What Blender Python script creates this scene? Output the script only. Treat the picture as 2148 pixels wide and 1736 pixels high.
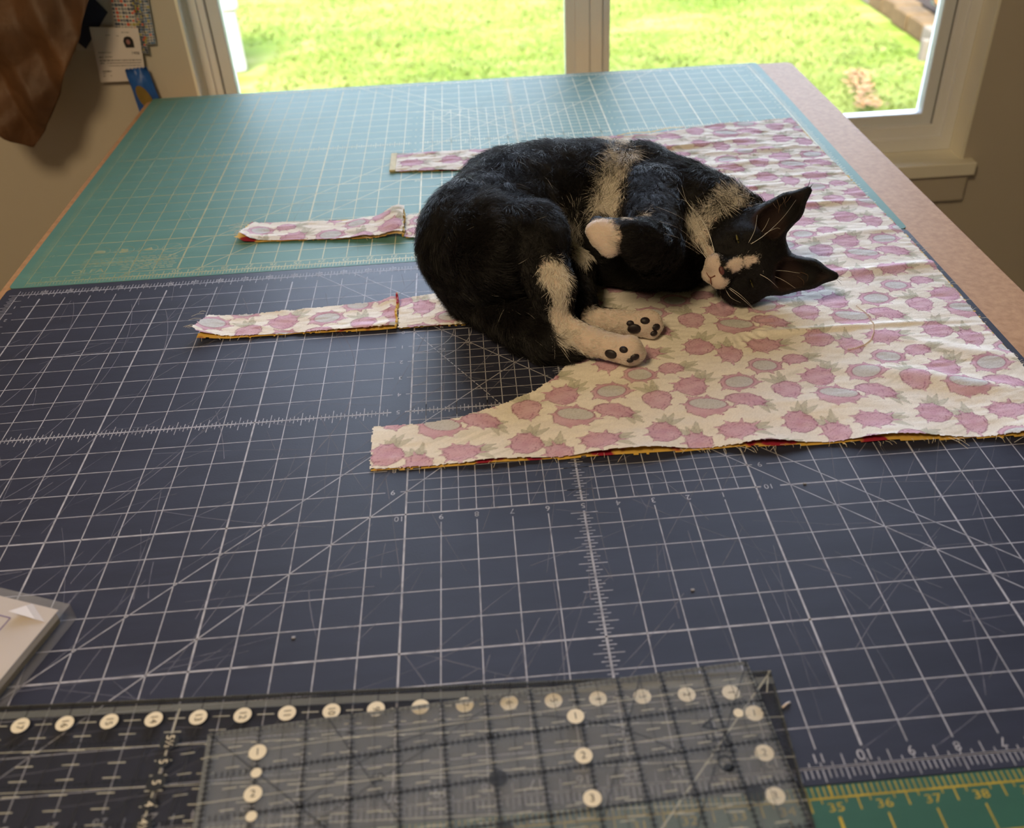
import bpy, bmesh, math, random
import numpy as np
from mathutils import Vector, Matrix

# ---------------------------------------------------------------- scene, camera, light
scene = bpy.context.scene
for o in list(bpy.data.objects):
    bpy.data.objects.remove(o)
COL = scene.collection
IN = 0.0254
random.seed(4)
rng = np.random.default_rng(11)

cam_data = bpy.data.cameras.new('camera')
cam = bpy.data.objects.new('camera', cam_data)
COL.objects.link(cam)
_R = ((0.9963554906, -0.0776579474, -0.0352842676),
      (-0.0748765308, -0.5981496735, -0.7978787334),
      (0.0408563516, 0.7976128204, -0.6017844692))
cam.matrix_world = Matrix(((_R[0][0], -_R[1][0], -_R[2][0], 0.0182514458),
                           (_R[0][1], -_R[1][1], -_R[2][1], -0.5877687621),
                           (_R[0][2], -_R[1][2], -_R[2][2], 0.4524657639),
                           (0, 0, 0, 1)))
cam_data.sensor_fit = 'HORIZONTAL'
cam_data.sensor_width = 36.0
cam_data.lens = 36.0 * 1985.8476 / 2148.0
cam_data.shift_x = -(1122.306 - 1074.0) / 2148.0
cam_data.shift_y = (902.379 - 868.0) / 2148.0
cam_data.clip_start = 0.02
cam_data.clip_end = 100
cam_data.dof.use_dof = True
cam_data.dof.focus_distance = 0.84
cam_data.dof.aperture_fstop = 7.1
scene.camera = cam

world = bpy.data.worlds.new('world')
scene.world = world
world.use_nodes = True
wn = world.node_tree
sky = wn.nodes.new('ShaderNodeTexSky')
sky.sky_type = 'NISHITA'
sky.sun_disc = False
sky.sun_elevation = math.radians(48)
sky.sun_rotation = math.radians(200)
sky.air_density = 1.0
sky.dust_density = 3.0
# thin high cloud: the blue is mostly washed out
hs = wn.nodes.new('ShaderNodeHueSaturation')
hs.inputs['Saturation'].default_value = 0.62
wn.links.new(sky.outputs[0], hs.inputs['Color'])
wn.links.new(hs.outputs[0], wn.nodes['Background'].inputs[0])
wn.nodes['Background'].inputs[1].default_value = 1.8

def light(name, kind, loc, rot, energy, color=(1, 1, 1), **kw):
    d = bpy.data.lights.new(name, kind)
    d.energy = energy
    d.color = color
    for k, v in kw.items():
        setattr(d, k, v)
    o = bpy.data.objects.new(name, d)
    o.location = loc
    o.rotation_euler = rot
    COL.objects.link(o)
    return o

# sun high behind the house: lights the lawn, the roof keeps it out of the room
light('sun', 'SUN', (0, 0, 8), (math.radians(38), 0, math.radians(-25)), 1.0, (1.0, 0.95, 0.86), angle=math.radians(2))
por = light('window_portal', 'AREA', (0.234, 1.20, 0.55), (math.radians(-90), 0, 0), 1.0, shape='RECTANGLE', size=1.5, size_y=1.7)
por.data.cycles.is_portal = True
# the room's own warm ceiling lamps, behind the photographer
light('room_lamp', 'AREA', (-0.55, -0.9, 1.45), (math.radians(25), 0, 0), 11.5, (1.0, 0.74, 0.43), shape='DISK', size=0.5)

scene.view_settings.view_transform = 'Standard'
scene.view_settings.look = 'None'
scene.view_settings.gamma = 1.0
scene.view_settings.use_curve_mapping = False
scene.view_settings.exposure = 0.80
scene.cycles.use_denoising = True
scene.cycles.max_bounces = 8
scene.cycles.transparent_max_bounces = 24
scene.cycles.sample_clamp_indirect = 6.0
scene.cycles.caustics_reflective = False
scene.cycles.caustics_refractive = False

# ---------------------------------------------------------------- helpers
def srgb(r, g, b):
    f = lambda c: (c / 255 / 12.92) if c <= 10 else ((c / 255 + 0.055) / 1.055) ** 2.4
    return (f(r), f(g), f(b), 1.0)

def new_mat(name):
    m = bpy.data.materials.new(name)
    m.use_nodes = True
    return m, m.node_tree.nodes, m.node_tree.links, m.node_tree.nodes['Principled BSDF']

def mat(name, col, rough=0.5, var=0.0, scale=30.0, bump=0.0, bscale=200.0, spec=0.5, metal=0.0, alpha=1.0, col2=None, stretch=None):
    m, N, L, B = new_mat(name)
    B.inputs['Base Color'].default_value = col
    B.inputs['Roughness'].default_value = rough
    B.inputs['Specular IOR Level'].default_value = spec
    B.inputs['Metallic'].default_value = metal
    B.inputs['Alpha'].default_value = alpha
    tc = N.new('ShaderNodeTexCoord')
    vec = tc.outputs['Object']
    if stretch:
        mp = N.new('ShaderNodeMapping')
        mp.inputs['Scale'].default_value = stretch
        L.new(vec, mp.inputs['Vector'])
        vec = mp.outputs[0]
    if var > 0 or col2:
        nz = N.new('ShaderNodeTexNoise')
        nz.inputs['Scale'].default_value = scale
        nz.inputs['Detail'].default_value = 6
        nz.inputs['Roughness'].default_value = 0.6
        L.new(vec, nz.inputs['Vector'])
        cr = N.new('ShaderNodeValToRGB')
        c2 = col2 or tuple(c * (1 - var) for c in col[:3]) + (1,)
        cr.color_ramp.elements[0].color = c2
        cr.color_ramp.elements[0].position = 0.32
        cr.color_ramp.elements[1].color = col
        cr.color_ramp.elements[1].position = 0.68
        L.new(nz.outputs['Fac'], cr.inputs[0])
        L.new(cr.outputs[0], B.inputs['Base Color'])
    if bump > 0:
        nb = N.new('ShaderNodeTexNoise')
        nb.inputs['Scale'].default_value = bscale
        nb.inputs['Detail'].default_value = 4
        L.new(vec, nb.inputs['Vector'])
        bp = N.new('ShaderNodeBump')
        bp.inputs['Strength'].default_value = bump
        bp.inputs['Distance'].default_value = 0.002
        L.new(nb.outputs['Fac'], bp.inputs['Height'])
        L.new(bp.outputs[0], B.inputs['Normal'])
    return m

def attr_mat(name, attr, rough=0.8, spec=0.2, bump=0.0, bscale=1500.0, sheen=0.0):
    m, N, L, B = new_mat(name)
    a = N.new('ShaderNodeAttribute')
    a.attribute_name = attr
    L.new(a.outputs['Color'], B.inputs['Base Color'])
    B.inputs['Roughness'].default_value = rough
    B.inputs['Specular IOR Level'].default_value = spec
    if sheen:
        B.inputs['Sheen Weight'].default_value = sheen
    if bump:
        tc = N.new('ShaderNodeTexCoord')
        nb = N.new('ShaderNodeTexNoise')
        nb.inputs['Scale'].default_value = bscale
        nb.inputs['Detail'].default_value = 3
        L.new(tc.outputs['Object'], nb.inputs['Vector'])
        bp = N.new('ShaderNodeBump')
        bp.inputs['Strength'].default_value = bump
        bp.inputs['Distance'].default_value = 0.001
        L.new(nb.outputs['Fac'], bp.inputs['Height'])
        L.new(bp.outputs[0], B.inputs['Normal'])
    return m

def link(name, me, m=None, parent=None, kind=None):
    o = bpy.data.objects.new(name, me)
    COL.objects.link(o)
    if m is not None:
        me.materials.append(m)
    if parent is not None:
        o.parent = parent
    if kind:
        o['kind'] = kind
    return o

def mesh_np(name, V, F, m, parent=None, smooth=False, kind=None):
    """V (n,3) and F (k,3 or 4) arrays -> one mesh object"""
    V = np.asarray(V, np.float32)
    F = np.asarray(F, np.int32)
    me = bpy.data.meshes.new(name)
    me.vertices.add(len(V))
    me.vertices.foreach_set('co', V.ravel())
    k = F.shape[1]
    me.loops.add(F.size)
    me.loops.foreach_set('vertex_index', F.ravel())
    me.polygons.add(len(F))
    me.polygons.foreach_set('loop_start', np.arange(0, F.size, k, dtype=np.int32))
    if smooth:
        me.polygons.foreach_set('use_smooth', np.ones(len(F), bool))
    me.update(calc_edges=True)
    me.validate()
    return link(name, me, m, parent, kind)

def mesh_py(name, V, F, m, parent=None, smooth=False, kind=None):
    me = bpy.data.meshes.new(name)
    me.from_pydata([tuple(v) for v in V], [], F)
    if smooth:
        for p in me.polygons:
            p.use_smooth = True
    me.update()
    return link(name, me, m, parent, kind)

class MB:
    """collects boxes, prisms and tubes for one mesh"""
    def __init__(self):
        self.bm = bmesh.new()
    def box(self, lo, hi, bevel=0.0, seg=2, rot=None):
        r = bmesh.ops.create_cube(self.bm, size=1.0)
        vs = r['verts']
        c = [(a + b) / 2 for a, b in zip(lo, hi)]
        s = [b - a for a, b in zip(lo, hi)]
        for v in vs:
            v.co = Vector((v.co.x * s[0], v.co.y * s[1], v.co.z * s[2]))
        if bevel > 0:
            es = list({e for v in vs for e in v.link_edges})
            q = bmesh.ops.bevel(self.bm, geom=es, offset=bevel, segments=seg, affect='EDGES', profile=0.6)
            vs = list({v for f in q['faces'] for v in f.verts} | {v for v in vs if v.is_valid})
        for v in vs:
            if rot is not None:
                v.co = rot @ v.co
            v.co += Vector(c)
        return self
    def prism(self, poly, z0, z1):
        a = [self.bm.verts.new((x, y, z0)) for x, y in poly]
        b = [self.bm.verts.new((x, y, z1)) for x, y in poly]
        n = len(poly)
        self.bm.faces.new(b)
        self.bm.faces.new(a[::-1])
        for i in range(n):
            self.bm.faces.new((a[i], a[(i + 1) % n], b[(i + 1) % n], b[i]))
        return self
    def tube(self, pts, rad, n=6):
        pts = [Vector(p) for p in pts]
        rings = []
        for i, p in enumerate(pts):
            d = (pts[min(i + 1, len(pts) - 1)] - pts[max(i - 1, 0)]).normalized()
            s = d.orthogonal().normalized()
            if rings:
                s = (prev - d * prev.dot(d)).normalized()
            prev = s
            t = d.cross(s)
            r = rad[i] if hasattr(rad, '__len__') else rad
            rings.append([self.bm.verts.new(p + (s * math.cos(2 * math.pi * k / n) + t * math.sin(2 * math.pi * k / n)) * r) for k in range(n)])
        for A, B in zip(rings[:-1], rings[1:]):
            for k in range(n):
                self.bm.faces.new((A[k], A[(k + 1) % n], B[(k + 1) % n], B[k]))
        self.bm.faces.new(rings[0][::-1])
        self.bm.faces.new(rings[-1])
        return self
    def build(self, name, m, parent=None, smooth=False, kind=None):
        bmesh.ops.recalc_face_normals(self.bm, faces=self.bm.faces)
        me = bpy.data.meshes.new(name)
        self.bm.to_mesh(me)
        self.bm.free()
        if smooth:
            for p in me.polygons:
                p.use_smooth = True
        return link(name, me, m, parent, kind)

def tag(o, label, cat, group=None):
    o['label'] = label
    o['category'] = cat
    if group:
        o['group'] = group
    return o

def empty(name, loc, label, cat, group=None, rz=0.0):
    o = bpy.data.objects.new(name, None)
    o.empty_display_size = 0.05
    o.location = loc
    o.rotation_euler = (0, 0, rz)
    COL.objects.link(o)
    return tag(o, label, cat, group)

def structure(o):
    o['kind'] = 'structure'
    return o

# flat printing: strokes and glyphs collected as triangles
_font = {}
def glyphs(text):
    if text not in _font:
        cu = bpy.data.curves.new('t', 'FONT')
        cu.body = text
        cu.size = 1.0
        cu.align_x = 'CENTER'
        cu.align_y = 'CENTER'
        cu.resolution_u = 3
        ob = bpy.data.objects.new('t', cu)
        COL.objects.link(ob)
        bpy.context.view_layer.update()
        me = ob.evaluated_get(bpy.context.evaluated_depsgraph_get()).to_mesh()
        me.calc_loop_triangles()
        V = np.array([v.co[:2] for v in me.vertices]).reshape(-1, 2)
        T = np.array([t.vertices[:] for t in me.loop_triangles], int).reshape(-1, 3)
        bpy.data.objects.remove(ob)
        bpy.data.curves.remove(cu)
        _font[text] = (V, T)
    return _font[text]

class Ink:
    def __init__(self):
        self.V, self.F, self.n = [], [], 0
    def add(self, V, F):
        V = np.asarray(V, float).reshape(-1, 2)
        self.V.append(V)
        self.F.append(np.asarray(F, int).reshape(-1, 3) + self.n)
        self.n += len(V)
    def line(self, p, q, w):
        p = np.array(p, float)
        q = np.array(q, float)
        d = q - p
        l = np.hypot(*d)
        if l < 1e-9:
            return
        s = np.array((-d[1], d[0])) / l * w / 2
        self.add([p - s, q - s, q + s, p + s], [(0, 1, 2), (0, 2, 3)])
    def arc(self, c, r, a0, a1, w, n=24):
        a = np.linspace(a0, a1, n + 1)
        for i in range(n):
            self.line((c[0] + r * math.cos(a[i]), c[1] + r * math.sin(a[i])), (c[0] + r * math.cos(a[i + 1]), c[1] + r * math.sin(a[i + 1])), w)
    def disc(self, c, r, n=24, r2=None):
        a = np.linspace(0, 2 * np.pi, n, endpoint=False)
        r2 = r2 or r
        V = [(c[0], c[1])] + [(c[0] + r * math.cos(t), c[1] + r2 * math.sin(t)) for t in a]
        self.add(V, [(0, 1 + i, 1 + (i + 1) % n) for i in range(n)])
    def poly(self, pts):
        n = len(pts)
        self.add(pts, [(0, i, i + 1) for i in range(1, n - 1)])
    def text(self, s, c, size, rot=0.0, sx=1.0):
        V, T = glyphs(s)
        if len(T) == 0:
            return
        ca, sa = math.cos(rot), math.sin(rot)
        X = V[:, 0] * size * sx
        Y = V[:, 1] * size
        self.add(np.stack([c[0] + X * ca - Y * sa, c[1] + X * sa + Y * ca], 1), T)
    def dashes(self, p, q, w, on, off):
        p = np.array(p, float)
        q = np.array(q, float)
        l = np.hypot(*(q - p))
        d = (q - p) / l
        t = 0
        while t < l:
            self.line(p + d * t, p + d * min(l, t + on), w)
            t += on + off
    def build(self, name, z, m, parent=None, kind=None):
        V = np.concatenate(self.V)
        return mesh_np(name, np.c_[V, np.full(len(V), z)], np.concatenate(self.F), m, parent, kind=kind)

def vnoise(x, y, seed=0, z=None):
    """smooth value noise in [-1,1]"""
    def h(ix, iy, iz):
        n = (ix * 374761393 + iy * 668265263 + iz * 2147483647 + seed * 1274126177) & 0xFFFFFFFF
        n = ((n ^ (n >> 13)) * 1274126177) & 0xFFFFFFFF
        return ((n ^ (n >> 16)) & 0xFFFF) / 32767.5 - 1.0
    x = np.asarray(x, float); y = np.asarray(y, float)
    ix = np.floor(x).astype(np.int64); iy = np.floor(y).astype(np.int64)
    fx = x - ix; fy = y - iy
    fx = fx * fx * (3 - 2 * fx); fy = fy * fy * (3 - 2 * fy)
    def lay(iz):
        return ((h(ix, iy, iz) * (1 - fx) + h(ix + 1, iy, iz) * fx) * (1 - fy)
                + (h(ix, iy + 1, iz) * (1 - fx) + h(ix + 1, iy + 1, iz) * fx) * fy)
    if z is None:
        return lay(np.int64(0))
    z = np.asarray(z, float); iz = np.floor(z).astype(np.int64); fz = z - iz
    fz = fz * fz * (3 - 2 * fz)
    return lay(iz) * (1 - fz) + lay(iz + 1) * fz

def inside(px, py, poly):
    r = np.zeros(px.shape, bool)
    n = len(poly)
    for i in range(n):
        x0, y0 = poly[i]
        x1, y1 = poly[(i + 1) % n]
        if y0 == y1:
            continue
        c = ((y0 > py) != (y1 > py)) & (px < (x1 - x0) * (py - y0) / (y1 - y0) + x0)
        r ^= c
    return r

def smooth_poly(pts, n=8):
    """closed Catmull-Rom"""
    P = np.array(pts, float)
    m = len(P)
    out = []
    for i in range(m):
        p0, p1, p2, p3 = P[i - 1], P[i], P[(i + 1) % m], P[(i + 2) % m]
        for t in np.linspace(0, 1, n, endpoint=False):
            out.append(0.5 * ((2 * p1) + (-p0 + p2) * t + (2 * p0 - 5 * p1 + 4 * p2 - p3) * t ** 2 + (-p0 + 3 * p1 - 3 * p2 + p3) * t ** 3))
    return [tuple(p) for p in out]
# ---------------------------------------------------------------- room shell
ZF = -0.90          # floor; the mats lie at z = 0
YW = 1.0            # inner face of the window wall
XL, XR = -1.9, 2.5
ZC = 1.55
WX0, WX1, WZ0, WZ1 = -0.422, 0.889, -0.208, 1.28   # window opening in the wall
wall_m = mat('wall_paint', srgb(196, 187, 174), 0.85, 0.05, 3.0, 0.15, 500)
white_m = mat('white_trim_paint', srgb(246, 242, 228), 0.45, 0.03, 12.0)
vinyl_m = mat('white_vinyl', srgb(240, 241, 245), 0.35, 0.03, 20.0)
sash_m = mat('bright_vinyl', srgb(228, 232, 238), 0.3, 0.02, 20.0)
gasket_m = mat('window_gasket', srgb(70, 72, 70), 0.6, 0.1, 80)
floor_m = mat('floor_boards', srgb(176, 160, 140), 0.7, 0.2, 4.0, stretch=(1, 8, 1))
ceil_m = mat('ceiling_paint', srgb(232, 226, 214), 0.9, 0.03, 5.0)
ext_m = mat('house_siding', srgb(190, 186, 176), 0.8, 0.1, 5.0)

T = 0.20
w = MB()
w.box((XL - T, YW, ZF - 0.5), (WX0, YW + T, ZC + T))
w.box((WX1, YW, ZF - 0.5), (XR + T, YW + T, ZC + T))
w.box((WX0, YW, ZF - 0.5), (WX1, YW + T, WZ0 - 0.03))
w.box((WX0, YW, WZ1), (WX1, YW + T, ZC + T))
structure(w.build('wall_back', wall_m))
structure(MB().box((XL - T, -2.6, ZF), (XL, YW, ZC)).build('wall_left', wall_m))
structure(MB().box((XR, -2.6, ZF), (XR + T, YW, ZC)).build('wall_right', wall_m))
structure(MB().box((XL - T, -2.6 - T, ZF), (XR + T, -2.6, ZC)).build('wall_front', wall_m))
structure(MB().box((XL - T, -2.6 - T, ZF - 0.1), (XR + T, YW, ZF)).build('floor', floor_m))
structure(MB().box((XL - T, -2.6 - T, ZC), (XR + T, YW + 0.75, ZC + T)).build('ceiling', ceil_m))
bb = MB()
bb.box((XL, YW - 0.014, ZF), (XR, YW, ZF + 0.10), 0.003)
structure(bb.build('baseboard_back', white_m))

# window: painted return, stool, vinyl frame, two sashes, glass
win = bpy.data.objects.new('window_1', None)
COL.objects.link(win)
structure(win)
YF = YW + 0.047      # front face of the vinyl frame
rt = MB()
rt.box((WX0 - 0.0005, YW - 0.001, WZ0), (WX0 + 0.004, YF + 0.05, WZ1))
rt.box((WX1 - 0.004, YW - 0.001, WZ0), (WX1 + 0.0005, YF + 0.05, WZ1))
rt.box((WX0, YW - 0.001, WZ1 - 0.004), (WX1, YF + 0.05, WZ1))
rt.build('return', white_m, win)
st = MB()
st.box((WX0 - 0.02, YW - 0.022, WZ0 - 0.024), (WX1 + 0.018, YF + 0.05, WZ0), 0.003, 3)
st.build('sill', white_m, win)
ap = MB()
ap.box((WX0 - 0.012, YW - 0.013, WZ0 - 0.075), (WX1 + 0.012, YW, WZ0 - 0.024), 0.004, 2)
ap.build('apron_board', wall_m, win)

def ring(mb, x0, x1, z0, z1, wl, wr, wb, wt, y0, y1, bev=0.002):
    mb.box((x0, y0, z0), (x0 + wl, y1, z1), bev)
    mb.box((x1 - wr, y0, z0), (x1, y1, z1), bev)
    mb.box((x0 + wl - 0.001, y0, z0), (x1 - wr + 0.001, y1, z0 + wb), bev)
    mb.box((x0 + wl - 0.001, y0, z1 - wt), (x1 - wr + 0.001, y1, z1), bev)

f0 = MB()
ring(f0, WX0 + 0.004, WX1 - 0.004, WZ0, WZ1 - 0.004, 0.014, 0.020, 0.024, 0.02, YF, YF + 0.07)
ring(f0, WX0 + 0.016, WX1 - 0.022, WZ0 + 0.022, WZ1 - 0.02, 0.012, 0.018, 0.022, 0.02, YF + 0.008, YF + 0.07)
f0.box((0.198, YF + 0.004, WZ0 + 0.03), (0.222, YF + 0.07, WZ1 - 0.03), 0.002)
f0.box((0.220, YF + 0.010, WZ0 + 0.03), (0.244, YF + 0.07, WZ1 - 0.03), 0.002)
f0.build('frame', vinyl_m, win)
zs0 = WZ0 + 0.043
for i, (x0, x1) in enumerate(((WX0 + 0.028, 0.205), (0.238, WX1 - 0.040))):
    s = MB()
    ring(s, x0, x1, zs0, WZ1 - 0.04, 0.020, 0.022, 0.020, 0.022, YF + 0.018, YF + 0.045, 0.003)
    so = s.build('sash', sash_m, win)
    g = MB()
    ring(g, x0 - 0.0015, x1 + 0.0015, zs0 - 0.0015, WZ1 - 0.0385, 0.002, 0.002, 0.002, 0.002, YF + 0.0165, YF + 0.03, 0.0)
    g.build('gasket', gasket_m, so)
    gm, N, L, B = new_mat('window_glass')
    tr = N.new('ShaderNodeBsdfTransparent')
    gl = N.new('ShaderNodeBsdfGlossy')
    gl.inputs['Roughness'].default_value = 0.0
    fr = N.new('ShaderNodeFresnel')
    fr.inputs['IOR'].default_value = 1.45
    mx = N.new('ShaderNodeMixShader')
    L.new(fr.outputs[0], mx.inputs[0])
    L.new(tr.outputs[0], mx.inputs[1])
    L.new(gl.outputs[0], mx.inputs[2])
    L.new(mx.outputs[0], N['Material Output'].inputs[0])
    MB().box((x0 + 0.018, YF + 0.030, zs0 + 0.018), (x1 - 0.020, YF + 0.034, WZ1 - 0.06)).build('pane', gm, so)

# ---------------------------------------------------------------- garden outside
ZG = -1.20
gm, N, L, B = new_mat('lawn_ground')
tc = N.new('ShaderNodeTexCoord')
def noise_ramp(scale, els, stretch=(1, 1, 1)):
    mp = N.new('ShaderNodeMapping')
    mp.inputs['Scale'].default_value = stretch
    L.new(tc.outputs['Object'], mp.inputs[0])
    n = N.new('ShaderNodeTexNoise')
    n.inputs['Scale'].default_value = scale
    n.inputs['Detail'].default_value = 5
    L.new(mp.outputs[0], n.inputs['Vector'])
    r = N.new('ShaderNodeValToRGB')
    while len(r.color_ramp.elements) < len(els):
        r.color_ramp.elements.new(0.5)
    for e, (p, c) in zip(r.color_ramp.elements, els):
        e.position = p
        e.color = c
    L.new(n.outputs['Fac'], r.inputs[0])
    return r
r1 = noise_ramp(2.2, [(0.30, (0.060, 0.096, 0.007, 1)), (0.50, (0.088, 0.118, 0.015, 1)), (0.72, (0.15, 0.160, 0.052, 1))], (1, 2.2, 1))
L.new(r1.outputs[0], B.inputs['Base Color'])
B.inputs['Roughness'].default_value = 0.9
B.inputs['Specular IOR Level'].default_value = 0.1
lawn = MB()
lawn.box((-30, YW + T, ZG - 0.2), (30, 40, ZG))
lo = lawn.build('lawn', gm)
structure(lo)
# grass blades standing on the lawn within view
bm_, N, L, B = new_mat('grass_blades')
a = N.new('ShaderNodeAttribute')
a.attribute_name = 'tint'
L.new(a.outputs['Color'], B.inputs['Base Color'])
B.inputs['Roughness'].default_value = 0.7
B.inputs['Specular IOR Level'].default_value = 0.2
NB = 90000
gy = 3.4 + 5.6 * rng.random(NB) ** 1.15
gx = (rng.random(NB) * 1.15 - 0.42) * (0.62 * (gy + 0.6)) + 0.25
keep = ~((np.abs(gx + 1.66) < 0.45) & (np.abs(gy - 5.55) < 0.42)) & ~((np.abs(gx - 2.66) < 0.12) & (np.abs(gy - 4.84) < 0.08)) & ~((gx > 2.62) & (gy > 4.6) & (gy < 9))
gx, gy = gx[keep], gy[keep]
NB = len(gx)
hgt = (0.012 + 0.018 * rng.random(NB)) * (1 + 0.5 * vnoise(gx * 1.6, gy * 2.2, 3))
ang = rng.random(NB) * 2 * np.pi
lean = 0.03 * rng.standard_normal((NB, 2))
wd = 0.0035 + 0.004 * rng.random(NB)
V = np.zeros((NB, 3, 3))
V[:, 0] = np.c_[gx - np.cos(ang) * wd, gy - np.sin(ang) * wd, np.full(NB, ZG - 0.003)]
V[:, 1] = np.c_[gx + np.cos(ang) * wd, gy + np.sin(ang) * wd, np.full(NB, ZG - 0.003)]
V[:, 2] = np.c_[gx + lean[:, 0], gy + lean[:, 1], ZG + hgt]
go = mesh_np('grass', V.reshape(-1, 3), np.arange(NB * 3).reshape(-1, 3), bm_, kind='stuff')
tag(go, 'short bright green lawn grass outside the window', 'grass')
t = np.clip(0.5 + 0.5 * (0.7 * vnoise(gx * 1.1, gy * 2.0, 8) + 0.5 * vnoise(gx * 4.0, gy * 7.0, 9)) + 0.10 * rng.standard_normal(NB), 0, 1)[:, None]
tint = (1 - t) * np.array((0.055, 0.094, 0.005)) + t * np.array((0.150, 0.168, 0.042))
at = go.data.attributes.new('tint', 'FLOAT_COLOR', 'POINT')
at.data.foreach_set('color', np.c_[np.repeat(tint, 3, 0), np.ones(NB * 3)].astype(np.float32).ravel())

# raised bed edged with concrete blocks
soil_m = mat('bed_soil', srgb(44, 37, 31), 0.95, 0.5, 9.0, 0.6, 60, spec=0.05)
block_m = mat('concrete_block', srgb(84, 68, 44), 0.9, 0.4, 14.0, 0.5, 80, spec=0.1)
pale_m = mat('pale_block', srgb(92, 85, 74), 0.9, 0.15, 20.0, 0.3, 80, spec=0.1)
bed = empty('garden_edging', (2.75, 4.9, ZG), 'low wall of tan concrete blocks edging the flower bed', 'wall')
by = np.linspace(0.16, 3.94, 17)
for i, yy in enumerate(by):
    for row in (0,):
        b = MB()
        jx, jr = random.uniform(-0.012, 0.012), random.uniform(-0.04, 0.04)
        b.box((-0.02, -0.112, 0.0), (0.15, 0.112, 0.105), 0.014, 2, None)
        o = b.build('block', block_m if (i + row) % 5 else pale_m, bed)
        o.location = (jx + 0.07 * yy * 0.3 + 0.02 * row, yy + row * 0.11, 0)
        o.rotation_euler = (0, 0, jr)
hb = MB()
ringv = hb
hb.box((-0.10, -0.03, 0.0), (-0.055, 0.03, 0.15), 0.006)
hb.box((0.035, -0.03, 0.0), (0.08, 0.03, 0.15), 0.006)
hb.box((-0.056, -0.03, 0.0), (0.036, 0.03, 0.04), 0.006)
hb.box((-0.056, -0.03, 0.11), (0.036, 0.03, 0.15), 0.006)
ho = hb.build('hollow_block', pale_m)
ho.location = (2.665, 4.84, ZG)
ho.scale = (0.75, 0.75, 0.75)
tag(ho, 'pale hollow concrete block standing at the near end of the bed edging', 'block')
sb = MB()
sb.prism([(2.945, 4.95), (5.2, 4.95), (5.2, 9.6), (3.03, 9.6)], ZG, ZG + 0.085)
so = sb.build('flower_bed', soil_m)
tag(so, 'bare brown soil of the raised flower bed behind the blocks', 'flower bed')
leaf_m = mat('shrub_leaves', srgb(38, 58, 22), 0.6, 0.4, 20)
stem_m = mat('shrub_stems', srgb(84, 66, 44), 0.8, 0.2, 30)
bloom_m = mat('orange_blooms', srgb(226, 150, 70), 0.7, 0.2, 30)
def shrub(x, y, h, label, blooms):
    e = empty('garden_shrub', (x, y, ZG + 0.086), label, 'shrub')
    stems, leaves, fl = MB(), [], []
    for k in range(9):
        a = random.random() * 6.28
        q = Vector((math.cos(a) * h * 0.75 * random.random(), math.sin(a) * h * 0.6 * random.random(), h * random.uniform(0.35, 1)))
        stems.tube([(0, 0, 0.01), q * 0.5 + Vector((0, 0, 0.06)), q + Vector((0, 0, 0.03))], [0.007, 0.005, 0.002], 5)
        for j in range(26):
            p = q * random.uniform(0.3, 1.05) + Vector((random.gauss(0, 0.04), random.gauss(0, 0.04), random.gauss(0, 0.03)))
            p.z = max(p.z, 0.075)
            (fl if blooms and random.random() < 0.35 else leaves).append(p)
    stems.build('stems', stem_m, e)
    for nm, pts, m_, s in (('foliage', leaves, leaf_m, 0.035), ('blooms', fl, bloom_m, 0.028)):
        if not pts:
            continue
        V, F = [], []
        for p in pts:
            d = Vector((random.gauss(0, 1), random.gauss(0, 1), random.gauss(0.3, 0.6))).normalized()
            s1 = d.orthogonal().normalized()
            n0 = len(V)
            V += [p - d * s, p + s1 * s * 0.45, p + d * s, p - s1 * s * 0.45]
            F.append((n0, n0 + 1, n0 + 2, n0 + 3))
        mesh_py(nm, V, F, m_, e, kind='stuff')
shrub(2.99, 5.36, 0.40, 'dark leafy shrub with orange blooms in the flower bed', True)
shrub(3.25, 6.9, 0.30, 'low dark green shrub without blooms in the flower bed', False)
# dead leaves on the grass
V, F = [], []
for k in range(260):
    x = 2.085 + random.gauss(0, 0.035)
    y = random.uniform(4.02, 4.62)
    p = Vector((x + (4.4 - y) * -0.23, y, ZG + 0.03 + 0.02 * random.random()))
    d = Vector((random.gauss(0, 1), random.gauss(0, 1), random.gauss(0, 0.4))).normalized()
    s1 = d.cross(Vector((0, 0, 1))).normalized()
    n0 = len(V)
    V += [p - d * 0.018, p + s1 * 0.010, p + d * 0.018, p - s1 * 0.010]
    F.append((n0, n0 + 1, n0 + 2, n0 + 3))
o = mesh_py('leaf_litter', V, F, mat('dead_leaves', srgb(122, 88, 48), 0.8, 0.3, 40), kind='stuff')
tag(o, 'strip of dry orange leaves lying on the lawn below the right pane', 'leaves')
# white planter box at the far left
pb = MB()
wb_m = mat('white_plastic', srgb(138, 136, 128), 0.5, 0.05, 8)
e = empty('storage_box', (-1.66, 5.55, ZG), 'white plastic storage box standing on the lawn beside the left window frame', 'box', rz=0.25)
pb.box((-0.3, -0.25, 0.0), (0.3, 0.25, 0.36), 0.03, 3)
pb.build('box_body', wb_m, e)
MB().box((-0.32, -0.27, 0.35), (0.32, 0.27, 0.42), 0.03, 3).build('box_lid', wb_m, e)
# eave that shades the strip of lawn next to the house is the ceiling slab above

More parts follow.
